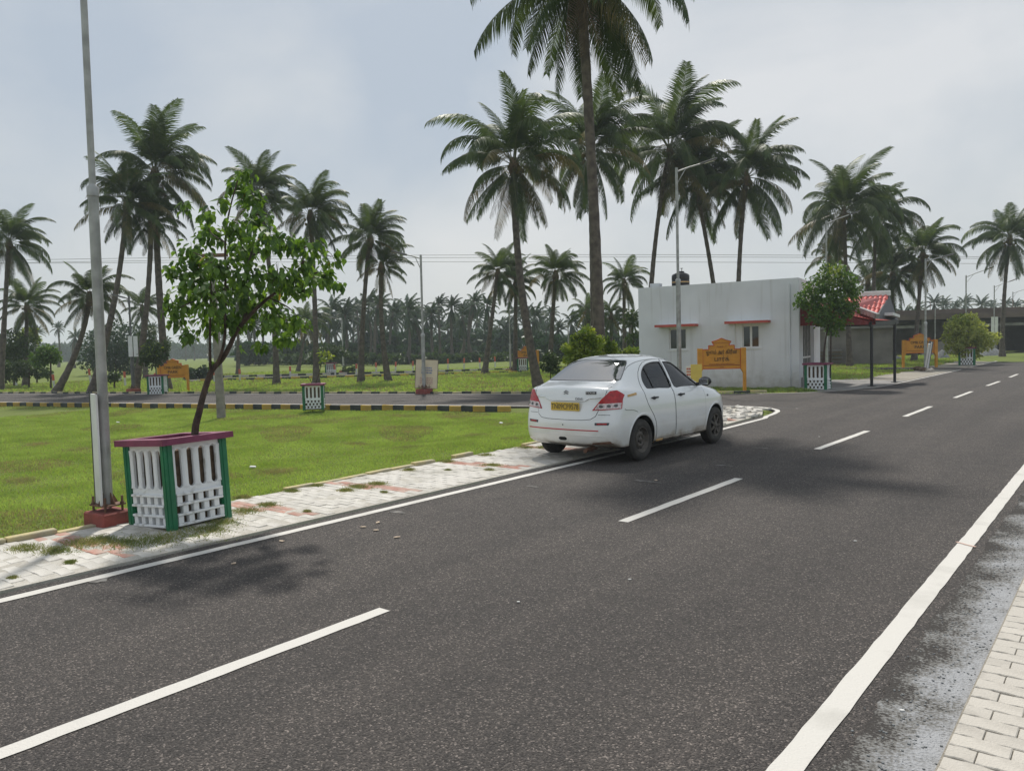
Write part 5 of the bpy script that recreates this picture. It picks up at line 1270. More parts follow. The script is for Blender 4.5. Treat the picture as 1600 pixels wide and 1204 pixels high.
MB().box(-.05, (Q2-Q1).length, -.14, .14, -.10, .12, Matrix.Translation(L_(Q1)) @ (Q2-Q1).to_track_quat('X', 'Z').to_matrix().to_4x4(), b=.02).build('ridge_cap', M['white'], CN)
# main-road face: dark truss, soffit and gutter
g1, g2 = D(1361, 507, depth(p1)), D(1402, 503, depth(p2)+.3)
for dz, m_, nm, th in ((0, 'black_paint', 'front_beam', .10),):
    MB().box(-.1, (g2-g1).length, -.05, .05, -.08, .10, Matrix.Translation(L_(g1)) @ (g2-g1).to_track_quat('X', 'Z').to_matrix().to_4x4()).build(nm, M[m_], CN)
apx = D(1388, 462, 31.9); slab([g1, g2, apx], .05, M['black_paint'], 'front_gable', CN, Vector((1, 0, 0)))
w1, w2 = D(1393, 490.5, depth(p2)-.6), D(1404, 494, depth(p2)+.2)
MB().box(0, (w2-w1).length, -.05, .25, -.05, .06, Matrix.Translation(L_(w1)) @ (w2-w1).to_track_quat('X', 'Z').to_matrix().to_4x4()).build('gutter_end', M['white'], CN)
bk = Vector((-9.6, 33.0, 0))
MB().box(0, 2.0, -.04, .04, 2.25, 2.35, Matrix.Translation(L_((-9.6, 32.9, 0)))).box(0, 2.0, -.04, .04, 2.25, 2.35, Matrix.Translation(L_((-9.6, 30.4, 0)))).build('cross_beam', M['black_paint'], CN)
slab([Vector((-9.55, 28.9, 2.95)), Vector((-7.5, 30.4, 2.42)), Vector((-7.4, 33.2, 2.42)), Vector((-9.55, 33.2, 2.95))], .02, M['red_tile'], 'rear_roof_sheet', CN, Vector((0, 0, 1)))

# ================================================================ unfinished concrete building on the right
def wp_(px, py, dist): return D(px, py, dist)
U = thing('unfinished_building', 'long unfinished single-storey grey concrete building with dark openings behind the far lamps', 'building', GZ(1420, 72))
UO = U.location.copy(); ua = rad(14)
ux = Vector((cos(ua+.25), sin(ua+.25), 0)); U.rotation_euler = (0, 0, ua+.25)
def ub(name, x0, x1, y0, y1, z0, z1, m, parent=U): return MB().box(x0, x1, y0, y1, z0, z1).build(name, m, parent)
ub('roof_slab', -14, 26, -1.0, 9, 3.25, 3.75, M['roof_slab']); ub('parapet', -14, 26, -.6, -.35, 3.75, 4.15, M['roof_slab'])
ub('back_wall', -14, 26, 7.5, 7.8, 0, 3.25, M['conc_block'])
for k in range(14): ub('column', -14+k*3.0, -13.65+k*3.0, -.4, -.05, -.2, 3.25, M['conc'])
for k in (0, 1, 3, 5, 8, 9, 11): ub('infill_wall', -13.64+k*3.0, -11.01+k*3.0, -.32, -.12, -.2, 3.25 if k != 5 else 1.2, M['conc_block'])
for k in (2, 4, 6, 7, 10, 12): ub('lintel', -13.64+k*3.0, -11.01+k*3.0, -.32, -.12, 2.5, 2.75, M['conc'])
ub('stair_head', -9, -5.5, 2, 5, 3.75, 5.6, M['conc']); ub('side_wall', -14, -13.8, 0, 7.5, 0, 3.25, M['conc_block'])
ub('blue_sheet', 14.0, 26, -1.4, -1.3, -.2, 3.0, M['blue_sheet'])
for k in range(5): MB().tube([(-12+k*7, .5, 3.7), (-12+k*7, .5, 4.9)], .03, 5).build('starter_bar', M['rust'], U)
# low shed with stacked sheets behind the canopy
S_ = thing('block_shed', 'grey block shed behind the canopy posts', 'shed', GZ(1352, 50))
S_.rotation_euler = (0, 0, .3)
MB().box(-4.4, 1.6, 0, .2, -.2, 2.35).box(-4.4, -4.2, .2, 4, -.2, 2.3).build('wall', M['conc_block'], S_); MB().box(-4.6, 1.8, -.4, 4.2, 2.36, 2.5).build('roof', M['conc'], S_)
for k in range(9): MB().box(-3.9, -1.4, -.9+.03*(k % 3), -.2, .12*k, .12*k+.07, Matrix.Rotation(.05*sin(k*2), 4, 'Z')).build('sheet_stack', M['wood_post'] if k % 2 else M['conc'], S_)
# gravel heaps
def heap(px, dist, wpx, hpx, label):
    q = GZ(px, dist); rr_ = wpx/F*dist/2; hh_ = hpx/F*dist; r = random.Random(px); bmh = bmesh.new(); bmesh.ops.create_icosphere(bmh, subdivisions=4, radius=1)
    for v in bmh.verts:
        d_ = math.hypot(v.co.x, v.co.y); a_ = math.atan2(v.co.y, v.co.x)
        z_ = max(0, (1-d_**1.25*(1+.12*sin(3*a_+px)))) if v.co.z > -.05 else -.1
        v.co = (v.co.x*rr_*1.05, v.co.y*rr_, z_*hh_*1.05+r.uniform(-.02, .02))
    me_ = bpy.data.meshes.new('gravel_heap'); bmh.to_mesh(me_); bmh.free(); me_.materials.append(M['gravel']); me_.polygons.foreach_set('use_smooth', [True]*len(me_.polygons))
    tag(obj('gravel_heap', me_, None, (q.x, q.y, -.05)), label, 'gravel heap', 'grey gravel heaps by the unfinished building')
heap(1472, 58, 26, 15, 'smaller grey gravel heap left of the yellow-green tree'); heap(1545, 62, 48, 17, 'larger grey gravel heap right of the yellow-green tree'); heap(1400, 58, 26, 8, 'low grey gravel heap seen between the canopy posts')
# rubble at the lamp foot
r = random.Random(4)
for k, lab in enumerate(['brown clod beside the foot of the right lamp', 'dark soil clod at the left of the lamp foot rubble', 'pale stone at the foot of the lamp with the banner', 'small brown clod behind the right lamp foot']):
    q = G([1438, 1443, 1454, 1434][k], [577, 578, 579, 576][k], .05); bmh = bmesh.new(); bmesh.ops.create_icosphere(bmh, subdivisions=2, radius=.22)
    for v in bmh.verts: v.co *= r.uniform(.75, 1.15); v.co.z *= .7
    me_ = bpy.data.meshes.new('rubble'); bmh.to_mesh(me_); bmh.free(); me_.materials.append(M['soil'] if k != 2 else M['stone']); tag(obj('rubble', me_, None, (q.x, q.y, .05)), lab, 'rubble', 'rubble at the lamp foot')
# ================================================================ coconut palms: every frond is a piece of its own
def frond_mesh(name, el, length, droop, seed, pairs=46, lw=.050, ll=.95, mats=('palm', 'rachis'), hang=.75, far=False):
    r = np.random.RandomState(seed); n = 14; s = np.linspace(0, 1, n+1)
    ang = el - droop*s**1.4                      # elevation angle along the rib, bending down
    dx = np.cos(ang); dz = np.sin(ang); step = length/n
    x = np.concatenate([[0], np.cumsum(dx[:-1]*step)]); z = np.concatenate([[0], np.cumsum(dz[:-1]*step)])
    yb = .10*length*np.sin(s*1.6+seed)*s*.6
    R_ = np.stack([x, yb, z], -1)
    V = []; Fc = []; mi = []
    if not far:
        rr = .035*(1-s)+.006
        for i in range(n+1):
            V += [R_[i]+[0, rr[i], 0], R_[i]+[0, 0, -rr[i]*.8], R_[i]-[0, rr[i], 0]]
        for i in range(n):
            a = 3*i; b = a+3
            for k in range(3): Fc.append((a+k, a+(k+1) % 3, b+(k+1) % 3)); Fc.append((a+k, b+(k+1) % 3, b+k)); mi += [1, 1]
    for i in range(pairs):
        u = .16+.84*(i+.5)/pairs; k = min(n-1, int(u*n)); f = u*n-k
        P = R_[k]*(1-f)+R_[k+1]*f; T = R_[k+1]-R_[k]; T = T/np.linalg.norm(T); a_ = el-droop*u**1.4
        L_ = ll*(.35+.65*np.sin(np.pi*min(1, u*.9+.14))**.8)*(length/4.2)*(.9+.2*r.rand())
        for sd in (-1, 1):
            S = np.array([-.0, sd, 0.]); up = np.cross(T, S)*1.0
            if up[2] < 0: up = -up
            v = np.deg2rad(8-40*hang*r.uniform(.7, 1.3))
            d = S*np.cos(v)*.80+T*(.50+.35*u)+up*np.sin(v); d[2] -= .10; d /= np.linalg.norm(d)
            w_ = lw*(.8+.4*r.rand())*(length/4.2)
            d2 = d+np.array([0, 0, -hang*1.3*r.uniform(.6, 1.4)]); d2 /= np.linalg.norm(d2)
            W = T*w_*.5
            m1 = P+d*L_*.5; e = m1+d2*L_*.55; o = len(V)
            if far:
                V += [P-W, P+W, e]; Fc.append((o, o+1, o+2)); mi.append(0)
            else:
                V += [P-W*.7, P+W*.7, m1+W, m1-W, e]; Fc += [(o, o+1, o+2), (o, o+2, o+3), (o+3, o+2, o+4)]; mi += [0, 0, 0]
    me = np_mesh(name, V, Fc, [M[m] for m in mats], mi); return me
ELS = [1.46, 1.25, 1.0, .70, .35, -.10, -.70, -1.15]
FR = {}
for i, el in enumerate(ELS):
    for sd in range(2):
        dr = [1.1, 1.7, 2.2, 2.1, 1.8, 1.35, .75, .35][i]*(1.12 if sd else .82)
        FR[i, sd] = frond_mesh('frond', el, [5.3, 5.7, 5.7, 5.4, 5.2, 5.0, 4.8, 4.5][i]*(1.05 if sd else .92), dr, i*2+sd+1, pairs=82, hang=[.25, .45, .6, .75, .9, .9, .8, .6][i])
        if i >= 4: FR[i, sd, 'old'] = frond_mesh('frond', el, 4.8, dr, i*2+sd+31, pairs=50, mats=('palm_old', 'rachis'), hang=.9)
        if i >= 6: FR[i, sd, 'dry'] = frond_mesh('frond', el, 3.4, dr*.8, i*2+sd+61, pairs=26, mats=('palm_dry', 'palm_dry'), hang=1.0, lw=.05)
NUTM = None
def trunk_mesh(base, top_, r0, r1, bend, parent, seed, flare=1.45, m='bark'):
    v = Vector(top_)-Vector(base); Ln = v.length; n = max(14, int(Ln/.30)); side_ = v.cross(Vector((0, 0, 1))); side_ = Vector((1, 0, 0)) if side_.length < 1e-4 else side_
    pts = []; rs = []; r = random.Random(seed)
    b = Vector(bend)
    for i in range(n+1):
        t = i/n; p = v*t+b*(4*t*(1-t)); pts.append(p)
        rr = r0+(r1-r0)*min(1, t*1.6)**.8; rr += (flare-1)*r0*math.exp(-t*Ln/.45); rs.append(rr*(1+.05*((i % 2)*2-1)*(.6+.4*r.random())))
    return MB().tube(pts, rs, 10, sm=True).build('trunk', M[m], parent)
def palm(base, top_, size, label, seed, wind=(.8, 0), n=28, r0=.19, r1=.12, bend=(0, 0, 0), group='coconut palms of the plot', nuts=8, old=.22):
    base = Vector(base); top_ = Vector(top_); r = random.Random(seed)
    t = thing('palm_tree', label, 'palm tree', base, 0, group)
    trunk_mesh((0, 0, 0), top_-base, r0, r1, bend, t, seed)
    tp = top_-base; wd = VR_*wind[0]+VIEW*wind[1]; wa = math.atan2(wd.y, wd.x)
    a = r.random()*6.28
    n = int(n*1.42)
    for k in range(n):
        u = (k+.5)/n; i = min(7, int(u**.85*8)); a += 2.39996+r.uniform(-.25, .25)
        key = (i, r.randint(0, 1))
        if i >= 4 and r.random() < old: key = (*key, 'old')
        if i == 7 and r.random() < .45: key = (i, key[1], 'dry')
        elif i == 6 and r.random() < .15: key = (i, key[1], 'dry')
        az = a
        # the wind lays the upper fronds over to one side
        w_ = wd.length*(.55 if i < 4 else .25); az = math.atan2(sin(a)+sin(wa)*w_, cos(a)+cos(wa)*w_)
        s = size*r.uniform(.86, 1.12)/4.6
        tilt = r.uniform(-.10, .10)
        o = obj('frond', FR[key], t, tp+Vector((cos(az)*.10, sin(az)*.10, -.02*i)), (r.uniform(-.25, .25), tilt, az), s)
    hb = MB(); hb.tube([(0, 0, -.55), (0, 0, -.2), (0, 0, .25)], [r1*1.2, r1*1.9, r1*.8], 8); hb.build('crown_shaft', M['palm_dry'], t, loc=tp)
    global NUTM
    if NUTM is None:
        bm_ = bmesh.new(); bmesh.ops.create_icosphere(bm_, subdivisions=2, radius=.13)
        for v in bm_.verts: v.co.z *= 1.2
        NUTM = bpy.data.meshes.new('coconut'); bm_.to_mesh(NUTM); bm_.free(); NUTM.materials.append(M['palm_old']); NUTM.polygons.foreach_set('use_smooth', [True]*len(NUTM.polygons))
    for k in range(nuts):
        a = r.random()*6.28; q = r.uniform(.2, .38); obj('coconut', NUTM, t, tp+Vector((cos(a)*q, sin(a)*q, -r.uniform(.2, .6))), scale=size/4.6*1.1)
    return t
def pxpalm(px, dist, cx, cy, rpx, label, seed, zb=0, bend=0, **k):
    b = GZ(px, dist, zb); b.z = tz(b.x, b.y)-.05; t_ = D(cx, cy, dist)
    return palm(b, t_, rpx/F*dist, label, seed, bend=VR_*(bend/F*dist), **k)
PALMS = [
 # base px, dist, crown px, crown py, frond reach px, label, bend px
 (940, 19.5, 905, -52, 196, 'tallest near palm rising out of the picture, trunk foot behind the car', 12, dict(n=32, r0=.17, r1=.12, wind=(.5, .2), bend=4)),
 (842, 34, 803, 255, 122, 'palm with drooping yellowing crown left of the tallest trunk', 1, dict(n=31, r0=.21, r1=.15, wind=(.5, 0), old=.35, bend=-10)),
 (930, 39, 922, 235, 112, 'palm crown directly behind the tallest trunk', 2, dict(n=29, r0=.20, r1=.14)),
 (1012, 45, 1046, 232, 112, 'left palm of the three above the white building roof, trunk bowed left', 3, dict(n=30, bend=-8, wind=(1.0, 0))),
 (1132, 46, 1086, 285, 92, 'middle palm above the white building roof', 4, dict(n=27, bend=4)),
 (1153, 44, 1166, 275, 98, 'right palm above the white building roof, with slim straight trunk', 5, dict(n=27, bend=-5, wind=(.9, 0))),
 (1328, 48, 1318, 330, 92, 'big bushy palm above the canopy tree', 6, dict(n=31, old=.35)),
 (1362, 52, 1368, 345, 74, 'palm in the middle of the right-hand cluster behind the tiled canopy', 7, dict(n=26, old=.3)),
 (1392, 56, 1395, 425, 58, 'low dark palm under the right-hand cluster beside the tiled roof', 8, dict(n=26)),
 (1428, 54, 1442, 395, 64, 'palm at the right of the cluster behind the lamp with the banner', 9, dict(n=26, wind=(.9, 0))),
 (1566, 58, 1578, 372, 66, 'lone palm near the right edge of the picture above the far lamps', 10, dict(n=27, wind=(.3, 0), bend=-3)),
 (262, 41, 242, 268, 98, 'tall bushy palm left of the near tree, crown against the sky', 11, dict(n=32, r0=.21, r1=.16, old=.3, bend=-4)),
 (142, 39, 198, 318, 78, 'palm behind the near lamp post leaning up to the right', 12, dict(n=27, bend=9)),
 (86, 41, 140, 462, 60, 'low palm with strongly leaning trunk just left of the near lamp post', 13, dict(n=25, bend=10)),
 (210, 40, 236, 345, 60, 'palm leaning up behind the thin dark lamp post with white panels', 14, dict(n=18, bend=6, old=.4)),
 (0, 46, 14, 378, 68, 'tall palm at the left edge of the picture', 15, dict(n=27, wind=(.9, 0))),
 (40, 52, 42, 478, 48, 'lower palm beside the one at the left edge', 16, dict(n=24)),
 (432, 44, 404, 302, 70, 'palm whose crown rises behind the top of the near tree', 17, dict(n=28, wind=(1.0, 0), bend=6)),
 (494, 42, 485, 335, 68, 'palm right of the near tree, trunk foot behind the sapling guard', 18, dict(n=28, wind=(1.0, 0), bend=2)),
 (564, 44, 578, 372, 62, 'left of the twin palms in the middle of the left field', 19, dict(n=28, wind=(.3, 0), bend=-3)),
 (607, 44, 596, 415, 48, 'right of the twin palms, trunk curving out at its foot', 20, dict(n=18, bend=-5, old=.4)),
 (757, 50, 778, 425, 52, 'smaller palm left of the curving palm', 21, dict(n=25)),
 (805, 52, 806, 440, 44, 'small palm hidden behind the curving palm trunk', 22, dict(n=22)),
 (858, 48, 868, 428, 52, 'small palm between the curving palm and the tallest trunk', 23, dict(n=25, wind=(.4, 0))),
 (976, 54, 975, 440, 42, 'small palm left of the white building corner', 24, dict(n=24, wind=(.2, 0))),
 (925, 58, 918, 485, 34, 'little palm low behind the tallest trunk', 25, dict(n=20)),
 (955, 60, 955, 492, 34, 'little palm low between the tallest trunk and the building', 26, dict(n=20)),
 (228, 60, 222, 480, 36, 'small palm behind the leaning trunks left of the near tree', 27, dict(n=20)),
 (372, 66, 372, 478, 36, 'small palm seen through the lower leaves of the near tree', 28, dict(n=20)),
 (1352, 60, 1356, 440, 44, 'dark small palm between canopy tree and tiled roof', 29, dict(n=22)),
 (465, 70, 480, 505, 38, 'hazy low palm right of the near tree in front of the far grove', 30, dict(n=22, old=.5)),
 (1290, 56, 1296, 400, 40, 'small palm partly behind the canopy tree and the building', 31, dict(n=18)),
]
for px, dist, cx, cy, rp, lab, sd, k in PALMS: pxpalm(px, dist, cx, cy, rp*.95, lab, sd, **k)

# far grove: each palm is one crown and one trunk, sharing six crowns and six trunks
FC = []
for v in range(6):
    r = random.Random(v+100); Vs = []; Fs = []; o = 0
    for k in range(20):
        u = (k+.5)/20; i = min(7, int(u*8)); key = frond_mesh('tmp', ELS[i], 4.6, [1.0, 1.35, 1.6, 1.65, 1.5, 1.1, .75, .40][i], v*20+k, pairs=16, lw=.36, ll=1.0, far=True, mats=('palm_far',), hang=.7)
        a = k*2.39996+r.uniform(-.3, .3); w_ = .5 if i < 4 else .2; a = math.atan2(sin(a)+sin(YAW)*w_, cos(a)+cos(YAW)*w_)
        co_ = np.empty(len(key.vertices)*3, np.float32); key.vertices.foreach_get('co', co_); co_ = co_.reshape(-1, 3)
        R_ = np.array([[cos(a), -sin(a), 0], [sin(a), cos(a), 0], [0, 0, 1]]); Vs.append(co_ @ R_.T); Fs.append(np.arange(len(co_)).reshape(-1, 3)+o); o += len(co_); bpy.data.meshes.remove(key)
    FC.append(np_mesh('crown', np.concatenate(Vs), np.concatenate(Fs), [M['palm_far']]))
FT = []
for v in range(5):
    r = random.Random(v); b = r.uniform(-.9, .9); c = r.uniform(-.4, .4)
    FT.append(MB().tube([(b*t*(1-t)*3+c*(1-t)*1.5-c*0, r.uniform(-.02, .02), t-1) for t in [j/6 for j in range(7)]], [.26, .2, .18, .17, .16, .15, .15], 6, cap=False).mesh('trunk', M['bark']))
def far_palm(px, cy, rp, dist, label, seed, group):
    r = random.Random(seed); t_ = D(px, cy, dist); gz = tz(t_.x, t_.y)
    o = thing('palm_tree', label, 'palm tree', (t_.x, t_.y, gz), 0, group)
    hgt = t_.z-gz
    obj('crown', FC[seed % 6], o, (0, 0, hgt), (0, 0, r.uniform(-.7, .7)), rp/F*dist/4.4)
    obj('trunk', FT[seed % 5], o, (0, 0, hgt), (0, 0, r.uniform(0, 6)), (1, 1, hgt+.4))
r = random.Random(33); sd = 0
ORD = words + ['twentieth', 'twenty-first', 'twenty-second', 'twenty-third', 'twenty-fourth', 'twenty-fifth', 'twenty-sixth']
def row(x0, x1, step, cy, jy, rp, dist, jd, label, group):
    global sd
    x = x0; nth = 0
    while x < x1:
        far_palm(x+r.uniform(-.3, .3)*step, cy+r.uniform(-jy, jy), rp*r.uniform(.72, 1.2), dist+r.uniform(-jd, jd), ORD[nth]+' from the left: '+label, sd, group); nth += 1; sd += 1; x += step
row(518, 775, 19, 484, 15, 30, 100, 10, 'hazy palm of the front row of the far grove', 'far grove, front row')
row(505, 860, 16, 506, 15, 27, 125, 14, 'hazy lower palm inside the far grove', 'far grove, inner palms')
row(380, 520, 18, 508, 10, 24, 120, 12, 'hazy palm of the thin row glimpsed under the near tree', 'far palms under the near tree')
row(840, 1010, 17, 506, 13, 25, 105, 12, 'hazy palm behind the bright shrub and the car roof', 'far palms behind the car roof')
row(60, 260, 26, 520, 9, 17, 150, 20, 'small hazy palm on the skyline at the far left', 'skyline palms at far left')
row(260, 400, 22, 532, 9, 13, 210, 20, 'tiny hazy palm on the skyline left of the near tree trunk', 'tiny skyline palms')
row(1455, 1640, 19, 483, 9, 18, 150, 20, 'small hazy palm above the roof of the unfinished building', 'skyline palms above the unfinished building')
row(1330, 1440, 19, 500, 14, 22, 110, 15, 'dark palm filling the back of the right-hand cluster', 'dark palms behind the canopy')

# ================================================================ broadleaf trees
def cloud_obj(name, clumps, n, size, m, parent, seed, kind='stuff', **k):
    V, Fq = leaf_cloud(clumps, n, size, seed=seed, **k); o = obj(name, np_mesh(name, V, Fq, [m] if not isinstance(m, list) else m, None if not isinstance(m, list) else (np.random.RandomState(seed).rand(n) < .06).astype(int)), parent)
    if kind: o['kind'] = kind
    return o
# the near tree, growing out of the big guard
zoomP = [(470, 105, 34), (440, 150, 44), (382, 212, 26), (495, 200, 46), (320, 268, 34), (232, 232, 26), (330, 345, 58), (440, 320, 48), (520, 280, 48), (255, 425, 55), (200, 490, 42), (290, 480, 60), (350, 470, 46), (460, 410, 62), (560, 365, 56), (640, 385, 48), (730, 400, 48), (815, 440, 40), (700, 470, 46), (785, 515, 46), (840, 550, 26), (600, 520, 64), (500, 520, 66), (420, 560, 60), (335, 600, 68), (230, 605, 66), (180, 640, 40), (200, 700, 38), (250, 745, 30), (330, 700, 58), (400, 700, 48), (480, 620, 60), (560, 620, 58), (640, 560, 56), (700, 570, 40), (745, 530, 34), (620, 690, 58), (685, 700, 38), (560, 700, 48), (600, 770, 22), (645, 760, 24), (530, 790, 22), (450, 690, 50), (270, 540, 46), (400, 490, 40), (345, 860, 14), (455, 800, 14)]
NTB = G(303, 812, 0); dN = depth(NTB)
nt_ = thing('near_tree', 'leaning young broadleaf tree with drooping heart-shaped leaves growing from the big tree guard', 'tree', (NTB.x, NTB.y, .5))
NO = Vector(nt_.location); rn = random.Random(8)
def zp(zx, zy, dd=0): return D(200+zx/2.5625, 230+zy/2.5625, dN+dd)-NO
clN = [(*zp(x, y, rn.uniform(-.55, .55)), q*1.10/2.5625/F*dN) for x, y, q in zoomP]
tp_ = [zp(262, 1180), zp(268, 1145), zp(285, 1060), zp(305, 980), zp(335, 895, .02), zp(375, 850, .03), zp(405, 800), zp(430, 745), zp(462, 700)]
tp_[0].z = -.1
MB().tube([p_[:] for p_ in catmull(tp_, 4)], list(np.interp(np.linspace(0, 1, 33), [0, .3, 1], [.044, .034, .022])), 10).build('trunk', M['twig'], nt_)
def branch(pts, r0, r1, name='branch'):
    C = catmull(pts, 4); MB().tube([p_[:] for p_ in C], list(np.linspace(r0, r1, len(C))), 7).build(name, M['twig'], nt_)
branch([zp(462, 700), zp(520, 640, -.1), zp(580, 590, -.15), zp(660, 540, -.1), (zp(760, 500, -.05))], .024, .008)
branch([zp(462, 700), zp(480, 620, .1), zp(470, 520, .15), zp(500, 400, .15), zp(520, 290, .1)], .020, .006)
branch([zp(330, 895), zp(328, 780), zp(330, 620, .05), zp(330, 480, .1)], .016, .008)
branch([zp(350, 880), zp(385, 780, -.05), zp(390, 600, -.05), zp(390, 380, -.02), zp(405, 260), zp(440, 130)], .018, .007)
branch([zp(390, 520, -.05), zp(320, 450, -.2), zp(260, 420, -.3)], .010, .004); branch([zp(390, 380), zp(330, 340, .2), zp(320, 270, .2)], .009, .004)
branch([zp(400, 560), zp(300, 600, -.25), zp(210, 640, -.35)], .012, .005); branch([zp(560, 600, -.15), zp(640, 640, .1), zp(690, 690, .2)], .010, .004)
branch([zp(500, 430, .1), zp(600, 400, .2), zp(720, 400, .25), zp(815, 440, .25)], .012, .004)
# folded heart leaf, hanging tip down
lv = [(0, 0, 0), (-.30, -.18, .05), (-.36, -.50, .06), (-.14, -.86, .03), (0, -1.18, 0), (.14, -.86, .03), (.36, -.50, .06), (.30, -.18, .05), (0, -.5, -.05)]
lf = [(0, 1, 8), (1, 2, 8), (2, 3, 8), (3, 4, 8), (4, 5, 8), (5, 6, 8), (6, 7, 8), (7, 0, 8)]
leafm = []
for m_ in ('leaf', 'leaf', 'leaf_fresh', 'leaf_yellow'):
    q = MB(); q.smooth = True; q.add(lv, lf); leafm.append(q.mesh('leaf', M[m_]))
CW = np.array([c[3]**2.0 for c in clN]); CW /= CW.sum(); nr = np.random.RandomState(4)
def leafpos():
    c = clN[nr.choice(len(clN), p=CW)]; d_ = nr.normal(size=3); d_ /= np.linalg.norm(d_); q = (.1+.9*nr.rand()**.6)*c[3]*1.12
    return Vector((c[0]+d_[0]*q, c[1]+d_[1]*q, c[2]+d_[2]*q*.85)), Vector(d_)
def leafrot(d_):
    yaw = math.atan2(d_.y, d_.x)+pi/2+nr.normal()*.9; tiltd = 1.15+nr.normal()*.40-max(0, d_.z)*.35
    return Matrix.Rotation(yaw, 3, 'Z') @ Matrix.Rotation(pi/2+ -pi+tiltd*1.0 - pi/2 + pi/2, 3, 'X') if False else Matrix.Rotation(yaw, 3, 'Z') @ Matrix.Rotation(tiltd, 3, 'X') @ Matrix.Rotation(nr.normal()*.35, 3, 'Y')
for k in range(290):
    p_, d_ = leafpos(); e_ = leafrot(d_); mt = 3 if nr.rand() < .007 else (2 if nr.rand() < .22 else 0)
    o = obj('leaf', leafm[mt], nt_); s_ = nr.uniform(.075, .125); o.matrix_local = Matrix.Translation(p_) @ e_.to_4x4() @ Matrix.Diagonal((s_, s_, s_, 1))
lva = np.array(lv); Vs = []; Fs = []; mi = []
for k in range(2900):
    p_, d_ = leafpos(); e_ = np.array(leafrot(d_)); s_ = nr.uniform(.04, .10)
    Vs.append((lva*s_) @ e_.T+np.array(p_)); Fs.append(np.array(lf)+k*9); mi += [1 if nr.rand() < .35 else (2 if nr.rand() < .003 else 0)]*8
o = obj('foliage', np_mesh('foliage', np.concatenate(Vs), np.concatenate(Fs), [M['leaf'], M['leaf_fresh'], M['leaf_yellow']], mi, smooth=True), nt_, kind='stuff')
tw = MB()
for k in range(130):
    c = clN[nr.choice(len(clN), p=CW)]; a_ = Vector(c[:3]); d_ = Vector(nr.normal(size=3)).normalized()*c[3]; d_.z -= .03; tw.tube([(a_-d_*.6)[:], (a_+Vector((0, 0, .03)))[:], (a_+d_*.9)[:]], [.0045, .0035, .002], 4, cap=False)
tw.build('twigs', M['twig'], nt_, kind='stuff')

def tree(px, dist, zb, label, cl, n, size, m, trunk_pts, r0, r1, seed, cat='tree', name='small_tree', group=None, **k):
    b = GZ(px, dist, zb); t = thing(name, label, cat, b, 0, group); C = []
    rr = random.Random(seed)
    for cx, cy, q in cl:
        p = D(cx, cy, dist+rr.uniform(-.6, .6)*q/F*dist)-b; C.append((*p, q/F*dist))
    cloud_obj('crown', C, n, size, m, t, seed, **k)
    for tp in trunk_pts:
        P = [D(x, y, dist)-b for x, y in tp]; P[0].z = min(P[0].z, -.05) if tp is trunk_pts[0] else P[0].z
        c_ = catmull(P, 3); MB().tube([p_[:] for p_ in c_], list(np.linspace(r0 if tp is trunk_pts[0] else r0*.6, r1, len(c_))), 7).build('trunk' if tp is trunk_pts[0] else 'branch', M['twig'], t)
    return t
tree(1292, 27.4, 0, 'dense dark round-topped tree growing from the guard beside the canopy', [(1300, 432, 22), (1278, 445, 20), (1322, 440, 18), (1262, 468, 20), (1290, 465, 26), (1318, 465, 24), (1332, 450, 13), (1280, 492, 20), (1305, 494, 24), (1326, 482, 16), (1250, 474, 9), (1302, 512, 14), (1288, 415, 8), (1312, 418, 9)], 5200, .115, [M['leaf'], M['leaf_bright']], [[(1284, 608), (1287, 560), (1290, 530), (1296, 500)], [(1296, 600), (1298, 560), (1299, 510), (1306, 470)]], .05, .02, 41, droop=.25, aspect=.6)
tree(491, 24.6, 0, 'bare thin sapling with a few pale leaves in the tree guard on the striped kerb', [(508, 558, 9), (499, 551, 5), (516, 556, 5), (505, 565, 5)], 95, .10, M['leaf_bright'], [[(488, 625), (492, 606), (498, 585), (503, 565)], [(492, 606), (486, 596), (484, 590)]], .022, .008, 42, droop=.1)
tree(241, 36.5, 0, 'small leafy tree in the guard in front of the left orange park sign', [(238, 545, 16), (228, 555, 12), (250, 552, 14), (240, 563, 13), (258, 540, 8), (262, 532, 5), (224, 565, 8)], 1500, .13, [M['shrub'], M['leaf_bright']], [[(243, 606), (244, 585), (243, 560)]], .04, .02, 43)
tree(1506, 45.5, 0, 'wide yellow-green tree growing beside the far tree guard on the right', [(1500, 502, 13), (1515, 500, 12), (1528, 512, 12), (1490, 512, 14), (1510, 520, 20), (1532, 528, 14), (1548, 530, 11), (1480, 527, 8), (1495, 535, 14), (1520, 540, 16), (1558, 524, 5), (1540, 540, 10), (1505, 548, 12), (1524, 553, 9), (1486, 545, 9)], 5200, .17, [M['leaf_pale'], M['leaf_bright']], [[(1508, 585), (1509, 560), (1512, 530)], [(1509, 560), (1525, 530), (1545, 530)], [(1509, 565), (1498, 540), (1490, 515)]], .06, .02, 44, droop=.05, shell=.5)
tree(517, 58, .0, 'flat-topped umbrella-like small tree far back in the left field', [(500, 549, 11), (516, 546, 12), (530, 548, 10), (490, 553, 7), (508, 553, 10), (524, 553, 10), (540, 551, 6)], 1500, .16, M['shrub'], [[(516, 584), (517, 565), (516, 550)]], .04, .02, 45)
tree(925, 17.5, 0, 'bright yellow-green shrub behind the car left of the tallest palm trunk', [(905, 530, 14), (918, 520, 12), (898, 548, 15), (920, 545, 18), (932, 535, 12), (885, 545, 8), (905, 562, 16), (928, 562, 14), (890, 562, 10)], 3600, .075, [M['leaf_bright'], M['shrub']], [[(915, 600), (914, 570), (912, 540)]], .04, .02, 46, cat='shrub', name='shrub', droop=0)
